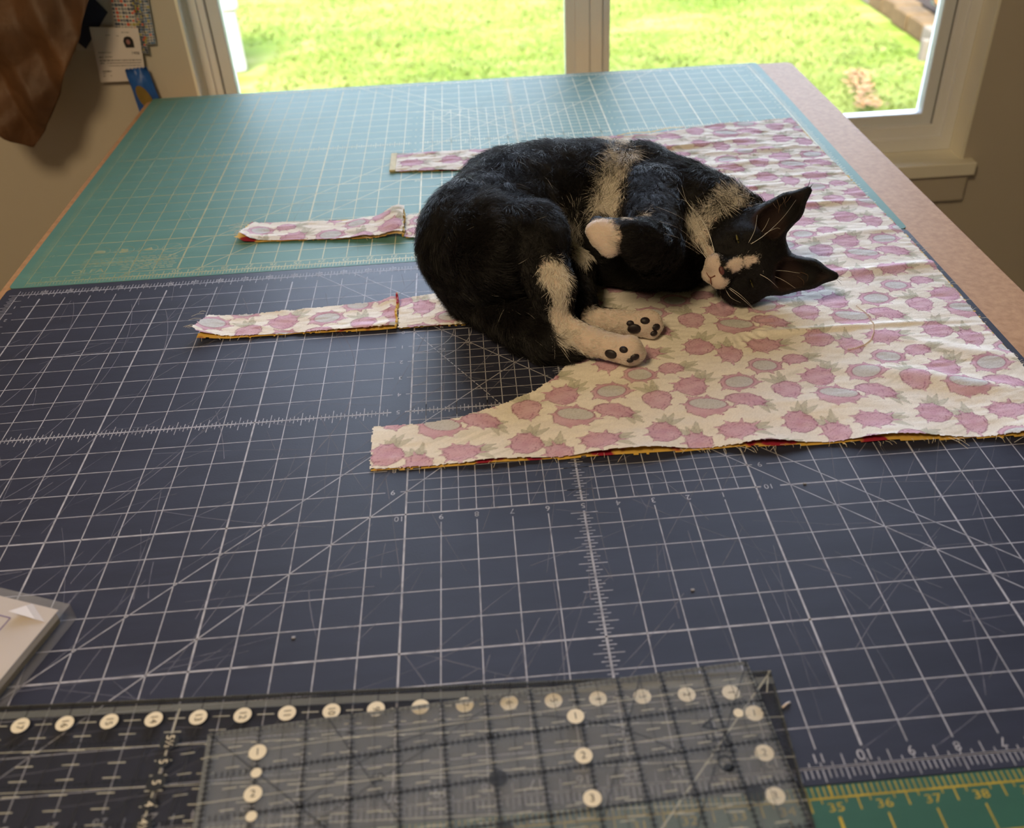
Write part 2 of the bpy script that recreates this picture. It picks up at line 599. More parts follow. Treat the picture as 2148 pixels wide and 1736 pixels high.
# ---------------------------------------------------------------- cutting table
mdf_m = mat('mdf_board', srgb(194, 150, 108), 0.62, 0.10, 150.0, 0.12, 900, col2=srgb(172, 128, 88))
edge_m = mat('table_leg_wood', srgb(176, 138, 96), 0.6, 0.2, 12, stretch=(8, 8, 1))
TX0, TX1, TY0, TY1 = -18.98 * IN, 20.88 * IN, -36.5 * IN, 36.92 * IN
ZT = -0.0022
table = empty('cutting_table', (0, 0, ZF), 'large raw fibreboard work table under the cutting mats', 'table')
tb = MB()
cut = 0.012
poly = [(TX0 + cut, TY1), (TX0, TY1 - cut), (TX0, TY0), (TX1, TY0), (TX1, TY1 - 0.006), (TX1 - 0.006, TY1)]
tb.prism(poly[::-1], ZT - 0.019 - ZF, ZT - ZF)
tt = tb.build('table_top', mdf_m, table)
bv = tt.modifiers.new('edge', 'BEVEL')
bv.width = 0.0012
bv.segments = 2
bv.limit_method = 'ANGLE'
for sx in (TX0 + 0.06, TX1 - 0.12):
    for sy in (TY0 + 0.06, TY1 - 0.12):
        MB().box((sx, sy, 0.0), (sx + 0.06, sy + 0.06, ZT - 0.019 - ZF), 0.003).build('leg', edge_m, table)
for lo_, hi_ in (((TX0 + 0.12, TY0 + 0.08), (TX1 - 0.12, TY0 + 0.10)), ((TX0 + 0.12, TY1 - 0.10), (TX1 - 0.12, TY1 - 0.08)),
                 ((TX0 + 0.08, TY0 + 0.12), (TX0 + 0.10, TY1 - 0.12)), ((TX1 - 0.10, TY0 + 0.12), (TX1 - 0.08, TY1 - 0.12))):
    MB().box((lo_[0], lo_[1], ZT - 0.11 - ZF), (hi_[0], hi_[1], ZT - 0.019 - ZF)).build('rail', edge_m, table)

# ---------------------------------------------------------------- cutting mats
def mat_surface(name, c0, c1, rough, spec=0.5):
    m, N, L, B = new_mat(name)
    tc = N.new('ShaderNodeTexCoord')
    n1 = N.new('ShaderNodeTexNoise')
    n1.inputs['Scale'].default_value = 9
    n1.inputs['Detail'].default_value = 8
    n1.inputs['Roughness'].default_value = 0.65
    mp = N.new('ShaderNodeMapping')
    mp.inputs['Scale'].default_value = (1, 3.5, 1)
    L.new(tc.outputs['Object'], mp.inputs[0])
    L.new(mp.outputs[0], n1.inputs['Vector'])
    cr = N.new('ShaderNodeValToRGB')
    cr.color_ramp.elements[0].color = c0
    cr.color_ramp.elements[0].position = 0.3
    cr.color_ramp.elements[1].color = c1
    cr.color_ramp.elements[1].position = 0.72
    L.new(n1.outputs['Fac'], cr.inputs[0])
    L.new(cr.outputs[0], B.inputs['Base Color'])
    B.inputs['Roughness'].default_value = rough
    B.inputs['Specular IOR Level'].default_value = spec
    n2 = N.new('ShaderNodeTexNoise')
    n2.inputs['Scale'].default_value = 700
    L.new(tc.outputs['Object'], n2.inputs['Vector'])
    bp = N.new('ShaderNodeBump')
    bp.inputs['Strength'].default_value = 0.12
    bp.inputs['Distance'].default_value = 0.0006
    L.new(n2.outputs['Fac'], bp.inputs['Height'])
    L.new(bp.outputs[0], B.inputs['Normal'])
    return m

def ink_mat(name, col, wear=0.25, scale=60, rough=0.6, fade_x=None, alpha=1.0, col_far=None):
    """printed ink; worn through where the noise says so, wear growing towards -x for fade_x"""
    m, N, L, B = new_mat(name)
    B.inputs['Base Color'].default_value = col
    B.inputs['Roughness'].default_value = rough
    tc = N.new('ShaderNodeTexCoord')
    n = N.new('ShaderNodeTexNoise')
    n.inputs['Scale'].default_value = scale
    n.inputs['Detail'].default_value = 4
    L.new(tc.outputs['Object'], n.inputs['Vector'])
    mr = N.new('ShaderNodeMapRange')
    mr.inputs['From Min'].default_value = 0.30
    mr.inputs['From Max'].default_value = 0.55
    mr.inputs['To Min'].default_value = max(0.0, alpha - wear * 2)
    mr.inputs['To Max'].default_value = alpha
    L.new(n.outputs['Fac'], mr.inputs['Value'])
    out = mr.outputs[0]
    if fade_x:
        sp = N.new('ShaderNodeSeparateXYZ')
        L.new(tc.outputs['Object'], sp.inputs[0])
        fx = N.new('ShaderNodeMapRange')
        fx.inputs['From Min'].default_value = fade_x[0]
        fx.inputs['From Max'].default_value = fade_x[1]
        fx.inputs['To Min'].default_value = fade_x[2]
        fx.inputs['To Max'].default_value = 1.0
        L.new(sp.outputs['X'], fx.inputs['Value'])
        mu = N.new('ShaderNodeMath')
        mu.operation = 'MULTIPLY'
        L.new(out, mu.inputs[0])
        L.new(fx.outputs[0], mu.inputs[1])
        out = mu.outputs[0]
        if col_far:
            mc = N.new('ShaderNodeMix')
            mc.data_type = 'RGBA'
            mc.inputs[6].default_value = col_far
            mc.inputs[7].default_value = col
            L.new(fx.outputs[0], mc.inputs[0])
            L.new(mc.outputs[2], B.inputs['Base Color'])
    L.new(out, B.inputs['Alpha'])
    return m

def mat_board(name, x0, x1, y0, y1, m, parent, r=0.006):
    pts = []
    for cx, cy, a0 in ((x1 - r, y1 - r, 0), (x0 + r, y1 - r, 90), (x0 + r, y0 + r, 180), (x1 - r, y0 + r, 270)):
        for k in range(5):
            a = math.radians(a0 + 22.5 * k)
            pts.append((cx + r * math.cos(a), cy + r * math.sin(a)))
    return MB().prism(pts, ZT + 0.0001, 0.0).build(name, m, parent)

def grid_print(rows, numbers=True, fat=1.0):
    """ink in navy-mat coordinates: u counts from the right edge, r from the far edge; returns Ink in metres"""
    k = Ink()
    P = lambda u, r: ((18 - u) * IN, (12 - r) * IN)
    thin, thick, hair = 0.00075 * fat, 0.0013 * fat, 0.0006 * fat
    R = rows
    flip = math.pi
    inner = (10, 20, 5, 15)
    for u in range(0, 37):
        w_ = thick if u % 5 == 0 else thin
        if u == 15:
            w_ = 0.0015
        cuts = [(0.0 if u in (0, 36) else 0.42, R if u in (0, 36) else R - 0.45)]
        if inner[0] < u < inner[1]:
            cuts = [(0.42, 4.55), (5, 15), (15.42, R - 0.45)]
        for a, b in cuts:
            k.line(P(u, a), P(u, b), w_)
    for r in range(0, int(R) + 1):
        w_ = thick if r % 5 == 0 else thin
        if r == 10:
            w_ = 0.0015
        segs = [(36.0 if r in (0,) else 35.55, 0.0 if r == 0 else 0.45)]
        if inner[2] <= r <= inner[3]:
            segs = [(35.55, 20.62), (20.18, 10.0 if r in (5, 15) else 9.85), (9.42, 0.45)]
            if r in (5, 15):
                segs = [(35.55, 9.85), (9.3, 0.45)]
        for a, b in segs:
            k.line(P(a, r), P(b, r), w_)
    k.line(P(36, R), P(0, R), thick)
    for i in range(10):                       # half-inch grid of the inner square
        k.line(P(10.5 + i, 5), P(10.5 + i, 15), hair)
        k.line(P(10, 5.5 + i), P(20, 5.5 + i), hair)
    # rulers along the edges
    for i in range(36 * 8 + 1):
        u = i / 8
        l = 0.34 if i % 8 == 0 else (0.30 if i % 4 == 0 else (0.24 if i % 2 == 0 else 0.24))
        k.line(P(u, R), P(u, R + l), hair)
        k.line(P(u, 0), P(u, -l), hair)
        if i % 4 == 0 and i % 8:
            k.line(P(u, R), P(u, R - 0.30), hair)
            k.line(P(u, 0), P(u, 0.30), hair)
        elif i % 2 == 0:
            k.line(P(u, R), P(u, R - 0.13), hair)
            k.line(P(u, 0), P(u, 0.13), hair)
    for i in range(int(R) * 8 + 1):
        r = i / 8
        l = 0.34 if i % 8 == 0 else (0.28 if i % 2 == 0 else 0.2)
        k.line(P(0, r), P(-l, r), hair)
        k.line(P(36, r), P(36 + l, r), hair)
        if i % 4 == 0 and i % 8:
            k.line(P(0, r), P(0.3, r), hair)
            k.line(P(36, r), P(35.7, r), hair)
    # centre rulers with eighth-inch ticks
    for i in range(1, 36 * 8):
        u = i / 8
        if i % 8 == 0 or 10.0 > u > 9.3 or 20.1 < u < 20.75:
            continue
        l = 0.34 if i % 4 == 0 else (0.2 if i % 2 == 0 else 0.12)
        k.line(P(u, 10 - l), P(u, 10 + l), hair)
    for i in range(1, int(R) * 8):
        r = i / 8
        if i % 8 == 0 or 4.5 < r < 5 or 15 < r < 15.4:
            continue
        l = 0.38 if i % 4 == 0 else (0.22 if i % 2 == 0 else 0.13)
        k.line(P(15 - l, r), P(15 + l, r), hair)
    # bias lines
    def bias(f, u0, u1):
        a, b = (u0, f(u0)), (u1, f(u1))
        k.line(P(*a), P(*b), thin)
    bias(lambda u: u - 6, 6, min(30, R + 6))
    bias(lambda u: u - 8.9, 8.9, min(32.9, R + 8.9))
    bias(lambda u: 24 - u, 24 - R, 24)
    bias(lambda u: 22.6 - u, max(0, 22.6 - R), 22.6)
    k.dashes(P(20, 5), P(17.05, 10), 0.0008, 0.004, 0.002)
    for rr, a1 in ((1.45, 90), (2.1, 62)):
        c = P(20, 5)
        k.arc(c, rr * IN, math.radians(-a1), 0, hair)
    k.text('60', P(19.0, 6.35), 0.0062, -0.6)
    k.text('75', P(18.05, 6.1), 0.0062, -1.1)
    k.text('45', P(17.72, 10.35), 0.0062, 0.3)
    if numbers:
        sz = 0.0082
        for u in range(1, 36):
            k.text(str(u), P(u, R - 0.24), sz * (1.15 if u % 5 == 0 else 1), flip)
            k.text(str(u), P(u, -0.17), sz * 0.8, flip, 1.25)
        for i in range(1, 10):
            k.text(str(i), P(10 + i, 15.2), sz * 0.9, flip)
            k.text(str(i), P(10 + i, 4.77), sz * 0.9, flip)
        k.text('10', P(20.18, 15.16), sz * 0.9, flip)
        for i in range(0, 11):
            if i < 10:
                k.text(str(i), P(20.4, 5 + i), sz * 0.9, flip)
            k.text(str(i), P(9.63, 5 + i), sz * 0.9, flip)
        for r in range(1, int(R)):
            k.text(str(r), P(35.77, r), sz * 0.8, flip)
            k.text(str(r), P(0.23, r), sz * 0.8, flip)
    return k

def scratches(n, x0, x1, y0, y1, seed, arcs):
    s = Ink()
    rr = random.Random(seed)
    for i in range(n):
        x, y = rr.uniform(x0, x1), rr.uniform(y0, y1)
        a = rr.choice((rr.gauss(1.0, 0.25), rr.gauss(1.0, 0.25), rr.gauss(0.05, 0.06), rr.gauss(1.6, 0.2), rr.uniform(0, 3.1)))
        l = rr.uniform(0.02, 0.16)
        p = (x, y)
        b = rr.uniform(-0.25, 0.25)
        for j in range(6):
            q = (p[0] + math.cos(a) * l / 6, p[1] + math.sin(a) * l / 6)
            a += b / 6
            if not (x0 < q[0] < x1 and y0 < q[1] < y1):
                break
            s.line(p, q, rr.uniform(0.0002, 0.0007))
            p = q
    for c, r, a0, a1, w_ in arcs:
        s.arc(c, r, a0, a1, w_, 30)
    return s

navy = empty('cutting_mat', (0, 0, 0), 'navy blue cutting mat with white inch grid in the middle of the table', 'cutting mat')
navy_m = mat_surface('navy_mat', srgb(38, 40, 57), srgb(48, 51, 70), 0.55, 0.35)
mat_board('mat_board', -18.6 * IN, 18.6 * IN, -12.38 * IN, 12.62 * IN, navy_m, navy)
grid_print(24).build('printed_grid', 0.00006, ink_mat('white_ink', srgb(176, 176, 188), 0.22, 90), navy, kind=None)
scratches(380, -0.46, 0.46, -0.30, 0.31, 5, [
    ((-0.62, 0.20), 0.24, -0.55, 0.35, 0.0007), ((-0.55, 0.16), 0.27, -0.75, 0.35, 0.0007), ((-0.50, 0.15), 0.30, -0.75, 0.4, 0.0008),
    ((-0.62, 0.18), 0.30, -0.8, 0.3, 0.0006), ((-0.30, 0.10), 0.20, -0.7, 0.75, 0.0008)]).build(
    'cut_marks', 0.00009, ink_mat('scratch_haze', srgb(150, 150, 172), 0.12, 40, 0.8, alpha=0.42), navy, kind='stuff')

YT = 24.45 * IN
teal_m = mat_surface('teal_mat', srgb(84, 130, 122), srgb(94, 139, 130), 0.58, 0.3)
teal = empty('cutting_mat', (0, YT, 0), 'teal cutting mat with worn grid at the window end of the table', 'cutting mat')
mat_board('mat_board', -18.62 * IN, 18.68 * IN, 12.66 * IN - YT, 36.88 * IN - YT, teal_m, teal)
k = grid_print(23.42, fat=1.35)
# wash-care pictures and small print in the near left corner
C0 = (-15.2 * IN, 15.05 * IN - YT)
for i in range(4):
    c = (-15.75 * IN + i * 1.02 * IN, 15.55 * IN - YT)
    k.arc(c, 0.0105, 0, 2 * math.pi, 0.0005, 28)
    if i == 0:
        k.poly([(c[0] - 0.006, c[1] - 0.003), (c[0] + 0.005, c[1] - 0.004), (c[0] + 0.006, c[1] + 0.002), (c[0], c[1] + 0.004), (c[0] - 0.005, c[1] + 0.004)])
    elif i == 1:
        k.poly([(c[0] - 0.004, c[1] - 0.006), (c[0] + 0.005, c[1] - 0.005), (c[0] + 0.004, c[1] + 0.003), (c[0] - 0.004, c[1] + 0.005)])
    elif i == 2:
        k.poly([(c[0] - 0.006, c[1] - 0.001), (c[0] + 0.006, c[1] - 0.003), (c[0] + 0.003, c[1] + 0.004)])
    else:
        k.line((c[0] - 0.008, c[1] - 0.007), (c[0] + 0.008, c[1] + 0.007), 0.0006)
rr = random.Random(9)
for i in range(8):
    y = 14.85 * IN - YT - i * 0.0042
    x = -16.2 * IN + (0.0 if i < 5 else 0.045)
    while x < -12.45 * IN:
        l = rr.uniform(0.003, 0.010)
        k.line((x, y), (x + l, y), 0.0011)
        x += l + 0.0016
k.text('OLFA', (-15.75 * IN, 13.75 * IN - YT), 0.0125, 0.0, 1.15)
k.build('printed_grid', 0.00006, ink_mat('pale_yellow_ink', srgb(240, 240, 214), 0.12, 60, fade_x=(-0.46, 0.0, 0.26), col_far=srgb(206, 192, 90)), teal)
scratches(150, -0.46, 0.46, -0.29, 0.30, 8, [
    ((-0.05, 0.20), 0.32, 3.5, 4.15, 0.0007), ((-0.22, -0.35), 0.22, 1.2, 2.2, 0.0007), ((-0.20, -0.45), 0.28, 1.3, 1.9, 0.0006), ((-0.2, 0.18), 0.2, 2.9, 3.6, 0.0006)]).build(
    'cut_marks', 0.00009, ink_mat('scratch_haze_teal', srgb(170, 205, 200), 0.12, 40, 0.8, alpha=0.4), teal, kind='stuff')

green = empty('cutting_mat', (0, -24.9 * IN, 0), 'green cutting mat with yellow scale under the rulers at the near end of the table', 'cutting mat')
YG = -24.9 * IN
green_m = mat_surface('green_mat', srgb(40, 84, 70), srgb(46, 94, 78), 0.5, 0.5)
mat_board('mat_board', -18.6 * IN, 20.4 * IN, -36.2 * IN - YG, -12.41 * IN - YG, green_m, green)
k, k2 = Ink(), Ink()
ys = -12.69 * IN - YG
k.line((-18.2 * IN, ys), (20.0 * IN, ys), 0.0011)
for i in range(-18 * 8, 20 * 8):
    x = i / 8 * IN
    b = i % 40 == 16 * 0 + (7 * 8) % 40
    k.line((x, ys), (x, ys + (0.26 if not b else 0.28) * IN), 0.0014 if b else 0.0006)
    if i % 8 == 4:
        k.line((x, ys), (x, ys - 0.3 * IN), 0.0008)
    elif i % 8 == 0:
        n = 28 + i // 8
        k.text(str(n), (x, ys - 0.22 * IN), 0.0070, 0.0, 1.3)
        k.line((x, ys - 0.42 * IN), (x, -36 * IN - YG), 0.0017 if b else 0.0009)
    elif i % 2 == 0:
        k.line((x, ys), (x, ys - 0.12 * IN), 0.0006)
for r in range(1, 23):
    k.line((-18.2 * IN, ys - r * IN), (20 * IN, ys - r * IN), 0.0008)
k.build('printed_grid', 0.00006, ink_mat('yellow_ink', srgb(186, 160, 40), 0.2, 60), green)
# ---------------------------------------------------------------- printed cotton
BASE = np.array(srgb(238, 232, 224)[:3])
PINK = np.array(srgb(216, 180, 198)[:3])
PINK2 = np.array(srgb(200, 152, 176)[:3])
LINEC = np.array(srgb(150, 94, 122)[:3])
FLESH = np.array(srgb(205, 204, 206)[:3])
LEAF = np.array(srgb(192, 190, 174)[:3])
LEAFL = np.array(srgb(146, 144, 132)[:3])
V1 = np.array((4.24, 0.0))
V2 = np.array((2.12, 4.77))
# kind, centre (inches), tilt, half length, half width, leaf direction (None = no leaves)
TILE = [
    ('fruit', 7.20, 2.10, 0.35, 0.52, 0.50, 0.75),
    ('half', 7.42, 0.92, -0.30, 0.66, 0.50, None),
    ('ring', 8.80, 2.14, 0.12, 0.60, 0.46, None),
    ('fruit', 8.74, 1.06, -0.45, 0.62, 0.36, -0.75),
    ('fruit', 10.22, 1.50, 1.45, 0.50, 0.46, 1.75),
    ('fruit', 5.84, -0.32, 0.9, 0.50, 0.50, 1.2),
    ('fruit', 6.80, -0.92, 1.7, 0.50, 0.40, 1.65),
    ('fruit', 8.08, -0.50, -0.05, 0.56, 0.40, 0.02),
    ('ring', 9.88, 3.00, -0.12, 0.52, 0.40, None),
    ('fruit', 10.98, 3.26, 0.0, 0.42, 0.30, 0.12),
]

def paint(X, Y, off=(0.0, 0.0), seed=0):
    """X, Y: regular grids in inches (indexing ij). Returns linear RGB of the dragon-fruit print."""
    nx, ny = X.shape
    hx = X[1, 0] - X[0, 0]
    hy = Y[0, 1] - Y[0, 0]
    C = np.ones((nx, ny, 3)) * BASE
    C *= (1 + 0.03 * vnoise(X * 2.2, Y * 2.2, 21))[..., None]
    # pale brushed leaf strokes between the fruits
    s = vnoise(X * 1.0 + Y * 0.6, Y * 9.0 - X * 4.5, 5)
    g = vnoise(X * 1.1, Y * 1.2, 6)
    a = np.clip((s - 0.35) * 3, 0, 1) * np.clip(g * 2.0 + 0.15, 0, 1) * 0.30
    C = C * (1 - a[..., None]) + LEAF * a[..., None]
    X0, Y0 = X[0, 0], Y[0, 0]
    X1, Y1 = X[-1, -1], Y[-1, -1]
    def window(cx, cy, r):
        i0, i1 = int((cx - r - X0) / hx), int((cx + r - X0) / hx) + 2
        j0, j1 = int((cy - r - Y0) / hy), int((cy + r - Y0) / hy) + 2
        i0, j0 = max(i0, 0), max(j0, 0)
        i1, j1 = min(i1, nx), min(j1, ny)
        return None if i1 <= i0 or j1 <= j0 else (slice(i0, i1), slice(j0, j1))
    def blend(w, a, col):
        a = np.clip(a, 0, 1)[..., None]
        C[w] = C[w] * (1 - a) + col * a
    rr = random.Random(seed + 3)
    items = []
    for a in range(-12, 13):
        for b in range(-10, 10):
            for ti, t in enumerate(TILE):
                cx = t[1] + a * V1[0] + b * V2[0] + off[0]
                cy = t[2] + b * V2[1] + off[1]
                if X0 - 1.4 < cx < X1 + 1.4 and Y0 - 1.4 < cy < Y1 + 1.4:
                    items.append((cx, cy, ti) + t)
    for pas in (0, 1):
        for cx, cy, ti, kind, _, _, ang, rx, ry, leaf in items:
            rx, ry = rx * 1.16, ry * 1.16
            if pas == 0:
                if leaf is None:
                    continue
                for q in range(5):
                    d = leaf + (q - 2) * 0.30 + 0.1 * math.sin(ti * 7 + q)
                    L = 0.66 + 0.20 * math.sin(ti * 3 + q * 2.3)
                    bx, by = cx + math.cos(leaf) * rx * 0.62, cy + math.sin(leaf) * ry * 0.62
                    w = window(bx + math.cos(d) * L / 2, by + math.sin(d) * L / 2, L * 0.75)
                    if w is None:
                        continue
                    u = (X[w] - bx) * math.cos(d) + (Y[w] - by) * math.sin(d)
                    v = -(X[w] - bx) * math.sin(d) + (Y[w] - by) * math.cos(d)
                    v = v - 0.10 * math.sin(q * 1.9) * (u / L) ** 2
                    t = np.clip(u / L, 0, 1)
                    wd = 0.105 * np.sin(np.pi * t ** 0.75) + 1e-3
                    f = np.where((u > 0) & (u < L), 1 - np.abs(v) / wd, -1)
                    blend(w, np.clip(f * 6, 0, 1) * 0.75, LEAF)
                    blend(w, np.where(f > -0.3, np.clip(1 - np.abs(np.abs(v) - wd) / 0.022, 0, 1), 0) * 0.55, LEAFL)
                continue
            w = window(cx, cy, max(rx, ry) * 1.75)
            if w is None:
                continue
            ca, sa = math.cos(ang), math.sin(ang)
            u = ((X[w] - cx) * ca + (Y[w] - cy) * sa) / rx
            v = (-(X[w] - cx) * sa + (Y[w] - cy) * ca) / ry
            th = np.arctan2(v, u)
            rho = np.hypot(u, v)
            m = min(rx, ry)
            n = 9 if kind == 'fruit' else 8
            ph = n * th / (2 * np.pi) + ti * 0.37
            fr = ph - np.floor(ph)
            sp = np.clip(1 - np.abs(fr - 0.42) / np.where(fr < 0.42, 0.30, 0.12), 0, 1)
            hsh = 0.5 + 0.5 * np.sin(np.floor(ph) * 12.9 + ti)
            Rm = 0.05 * vnoise(u * 2.5 + ti * 3, v * 2.5, 77) + (0.86 if kind == 'fruit' else 0.88) + 0.05 * np.sin(3 * th + ti) + sp ** 1.3 * (0.02 + 0.46 * hsh) * (1.0 if kind == 'fruit' else 0.7)
            if leaf is None:
                Rm = Rm + 0.0
            fill = np.clip((Rm - rho) * m / 0.03, 0, 1)
            tone = (0.5 + 0.5 * vnoise(u * 1.8 + ti, v * 2.2, 9 + ti))[..., None]
            C[w] = C[w] * (1 - 0.92 * fill[..., None]) + (PINK * tone + PINK2 * (1 - tone)) * 0.92 * fill[..., None]
            blend(w, np.clip(1 - np.abs(rho - Rm) * m / 0.028, 0, 1) * 0.95, LINEC)
            if kind == 'fruit':
                tw = th + 0.9 * rho
                for kk in range(4):
                    a0 = kk * 1.6 + ti * 0.8
                    cu, cv = 0.42 * math.cos(a0), 0.42 * math.sin(a0)
                    rr_ = np.hypot(u - cu, (v - cv) * 1.25)
                    arc = np.clip(1 - np.abs(rr_ - 0.46) * m / 0.020, 0, 1) * ((u - cu) * math.cos(a0 + 0.4) + (v - cv) * math.sin(a0 + 0.4) > 0.12) * (rho < 0.86)
                    blend(w, arc * 0.85, LINEC)
                blend(w, (np.sin(u * 26 + v * 9) > 0.93) * (vnoise(u * 3, v * 3, 31) > 0.1) * (rho < 0.8) * 0.35, LINEC)
            else:
                if kind == 'ring':
                    ou, ov, au, av = 0.02, 0.02, 0.70, 0.66
                else:
                    ou, ov, au, av = 0.06, 0.24, 0.80, 0.52
                q = np.hypot((u - ou) / au, (v - ov) / av)
                blend(w, np.clip((1 - q) * 14, 0, 1), FLESH)
                blend(w, (vnoise(u * 26, v * 24, 40) > 0.42) * (q < 0.95) * 0.22, LEAFL)
                blend(w, np.clip(1 - np.abs(q - 1.0) * m * 0.7 / 0.026, 0, 1) * 0.75, LINEC)
    C *= (1 + 0.035 * rng.standard_normal((nx, ny)))[..., None]
    return np.clip(C, 0.01, 0.95)

cloth_m = attr_mat('printed_cotton', 'print', 0.85, 0.15, 0.35, 1600)
lining_m, N, L, B = new_mat('yellow_lining')
tc = N.new('ShaderNodeTexCoord')
nz = N.new('ShaderNodeTexNoise')
nz.inputs['Scale'].default_value = 28
nz.inputs['Detail'].default_value = 2
L.new(tc.outputs['Object'], nz.inputs['Vector'])
cr = N.new('ShaderNodeValToRGB')
cr.color_ramp.elements[0].position = 0.56
cr.color_ramp.elements[0].color = srgb(222, 184, 92)
cr.color_ramp.elements[1].position = 0.60
cr.color_ramp.elements[1].color = srgb(160, 34, 62)
L.new(nz.outputs['Fac'], cr.inputs[0])
L.new(cr.outputs[0], B.inputs['Base Color'])
B.inputs['Roughness'].default_value = 0.85

def cloth(name, poly, hfun, m, parent, step=0.9e-3, off=(0, 0), printed=True, seed=0, fray=0.0):
    P = np.array(poly)
    s = step / IN
    xs = np.arange(P[:, 0].min() - s, P[:, 0].max() + s, s)
    ys = np.arange(P[:, 1].min() - s, P[:, 1].max() + s, s)
    X, Y = np.meshgrid(xs, ys, indexing='ij')
    jx = X + fray * vnoise(X * 11, Y * 11, 51) + fray * 0.6 * vnoise(X * 31, Y * 31, 52)
    jy = Y + fray * vnoise(X * 11, Y * 11, 53) + fray * 0.6 * vnoise(X * 31, Y * 31, 54)
    M = inside(jx, jy, poly)
    Z, DX, DY = hfun(X, Y)
    nx, ny = X.shape
    idx = np.arange(nx * ny).reshape(nx, ny)
    q = M[:-1, :-1] & M[1:, :-1] & M[1:, 1:] & M[:-1, 1:]
    F = np.stack([idx[:-1, :-1][q], idx[1:, :-1][q], idx[1:, 1:][q], idx[:-1, 1:][q]], 1)
    used = np.unique(F)
    remap = np.full(nx * ny, -1)
    remap[used] = np.arange(len(used))
    V = np.stack([(X + DX) * IN, (Y + DY) * IN, Z], -1).reshape(-1, 3)[used]
    o = mesh_np(name, V, remap[F], m, parent, smooth=True)
    if printed:
        C = paint(X, Y, off, seed).reshape(-1, 3)[used]
        a = o.data.attributes.new('print', 'FLOAT_COLOR', 'POINT')
        a.data.foreach_set('color', np.c_[C, np.ones(len(C))].astype(np.float32).ravel())
    return o

apron = empty('fabric_apron', (0, 0, 0), 'unfinished halter apron of pale dragon fruit print cotton laid flat under the cat', 'apron')

def g1(d, w):
    return np.exp(-(d / w) ** 2)

def rnd(X, Y):
    """soft creases of pressed cotton"""
    z = 0.00045 * vnoise(X * 0.9, Y * 2.4, 61) + 0.00028 * vnoise(X * 2.0 + Y * 0.7, Y * 5.5, 62)
    z += 0.00018 * np.abs(vnoise(X * 1.6 + Y * 0.8, Y * 8 - X * 1.2, 63))
    return z

def panel_h(X, Y):
    edge = -1.05 - 0.042 * np.clip(X - 1, 0, None)
    d = np.clip(Y - edge, 0, None)
    wave = (0.5 + 0.5 * np.sin(X * 1.55 + 0.5 * np.sin(X * 0.7) + 0.6)) * np.clip((X + 1.5) / 5, 0, 1)
    z = 0.0023 + wave * 0.0062 * np.exp(-d / 1.1)
    z += rnd(X, Y) * (1 + 0.8 * np.clip((Y - 14) / 6, 0, 1))
    # crease running right from the pocket seam, with a soft swell above it
    c = Y - (5.02 - 0.02 * (X - 10))
    on = np.clip((X - 9.6) / 0.5, 0, 1) * np.clip((18.6 - X) / 3, 0, 1)
    z += on * (0.0016 * g1(c - 0.10, 0.16) - 0.0006 * g1(c + 0.12, 0.15))
    # long soft folds across the lower right
    for k_, (x0, y0, a, w_, amp) in enumerate([(15.2, 1.4, -0.35, 0.5, 0.0050), (10.5, 0.7, 0.10, 0.7, 0.0030), (17.0, 3.0, -0.5, 0.4, 0.0030),
                                              (16.4, 9.1, -0.03, 0.28, 0.0036), (16.5, 12.3, 0.02, 0.25, 0.0016), (15.8, 15.3, 0.05, 0.22, 0.0024), (14.5, 20.5, 0.05, 0.25, 0.0022),
                                              (12.2, 17.8, 0.03, 0.2, 0.0018), (11.5, 23.4, 0.03, 0.22, 0.0035), (15.0, 22.2, -0.02, 0.25, 0.002)]):
        t = (X - x0) * math.cos(a) + (Y - y0) * math.sin(a)
        n_ = -(X - x0) * math.sin(a) + (Y - y0) * math.cos(a) + 0.15 * np.sin(t * 0.9 + k_)
        z += amp * g1(n_, w_) * g1(t, 2.6)
    # gathers where the pocket is stitched
    rr_ = np.hypot(X - 9.3, (Y - 5.9))
    th = np.arctan2(Y - 5.9, X - 9.3)
    z += 0.0005 * np.sin(th * 26) * g1(rr_ - 1.35, 0.35) * (X > 9.2)
    # far edge rolled a little, cuff at the far corner
    z += 0.0040 * g1(Y - 25.4, 0.5) * np.clip((9.8 - X) / 3, 0, 1) * np.clip((X - 3) / 2, 0, 1)
    return z, 0 * X, 0 * X

panel_poly = [(-3.14, -0.95), (-1.37, -1.02), (1.49, -1.05), (4.35, -1.13), (7.25, -1.18), (10.11, -1.33), (12.99, -1.47), (16.48, -1.75), (18.22, -1.86),
              (18.26, 1.78), (18.27, 4.07), (18.30, 6.46), (18.34, 9.13), (18.30, 11.94), (18.20, 14.35), (18.04, 18.73), (17.86, 23.23), (17.82, 26.48),
              (15.6, 26.4), (13.59, 26.2), (11.2, 25.75), (8.3, 25.25), (5.5, 25.0), (3.28, 24.9), (0.8, 24.78), (-1.67, 24.8), (-3.47, 24.88),
              (-3.33, 22.45), (-0.81, 22.2), (1.19, 22.02), (2.3, 21.2), (3.2, 20.0), (3.75, 18.8), (3.1, 17.9), (1.6, 17.25), (-2.64, 17.2),
              (-2.62, 14.9), (-1.6, 14.6), (-0.6, 14.2), (0.6, 13.2), (1.0, 12.1), (0.6, 10.9), (-0.5, 10.1), (-1.4, 9.62), (-2.66, 9.34),
              (-2.62, 7.20), (-1.2, 7.16), (1.0, 7.12), (2.6, 6.75), (3.7, 5.8), (3.95, 5.15), (3.79, 4.82), (3.42, 4.15), (2.74, 3.16), (2.06, 2.55), (1.08, 1.96),
              (-0.48, 1.34), (-1.69, 1.19), (-3.20, 1.22)]
cloth('front_panel', panel_poly, panel_h, cloth_m, apron, 0.95e-3, fray=0.03)
lin_poly = [(x + (0.0 if x > -3 else 0.05), y - (0.035 if y < 0 else 0)) for x, y in panel_poly]
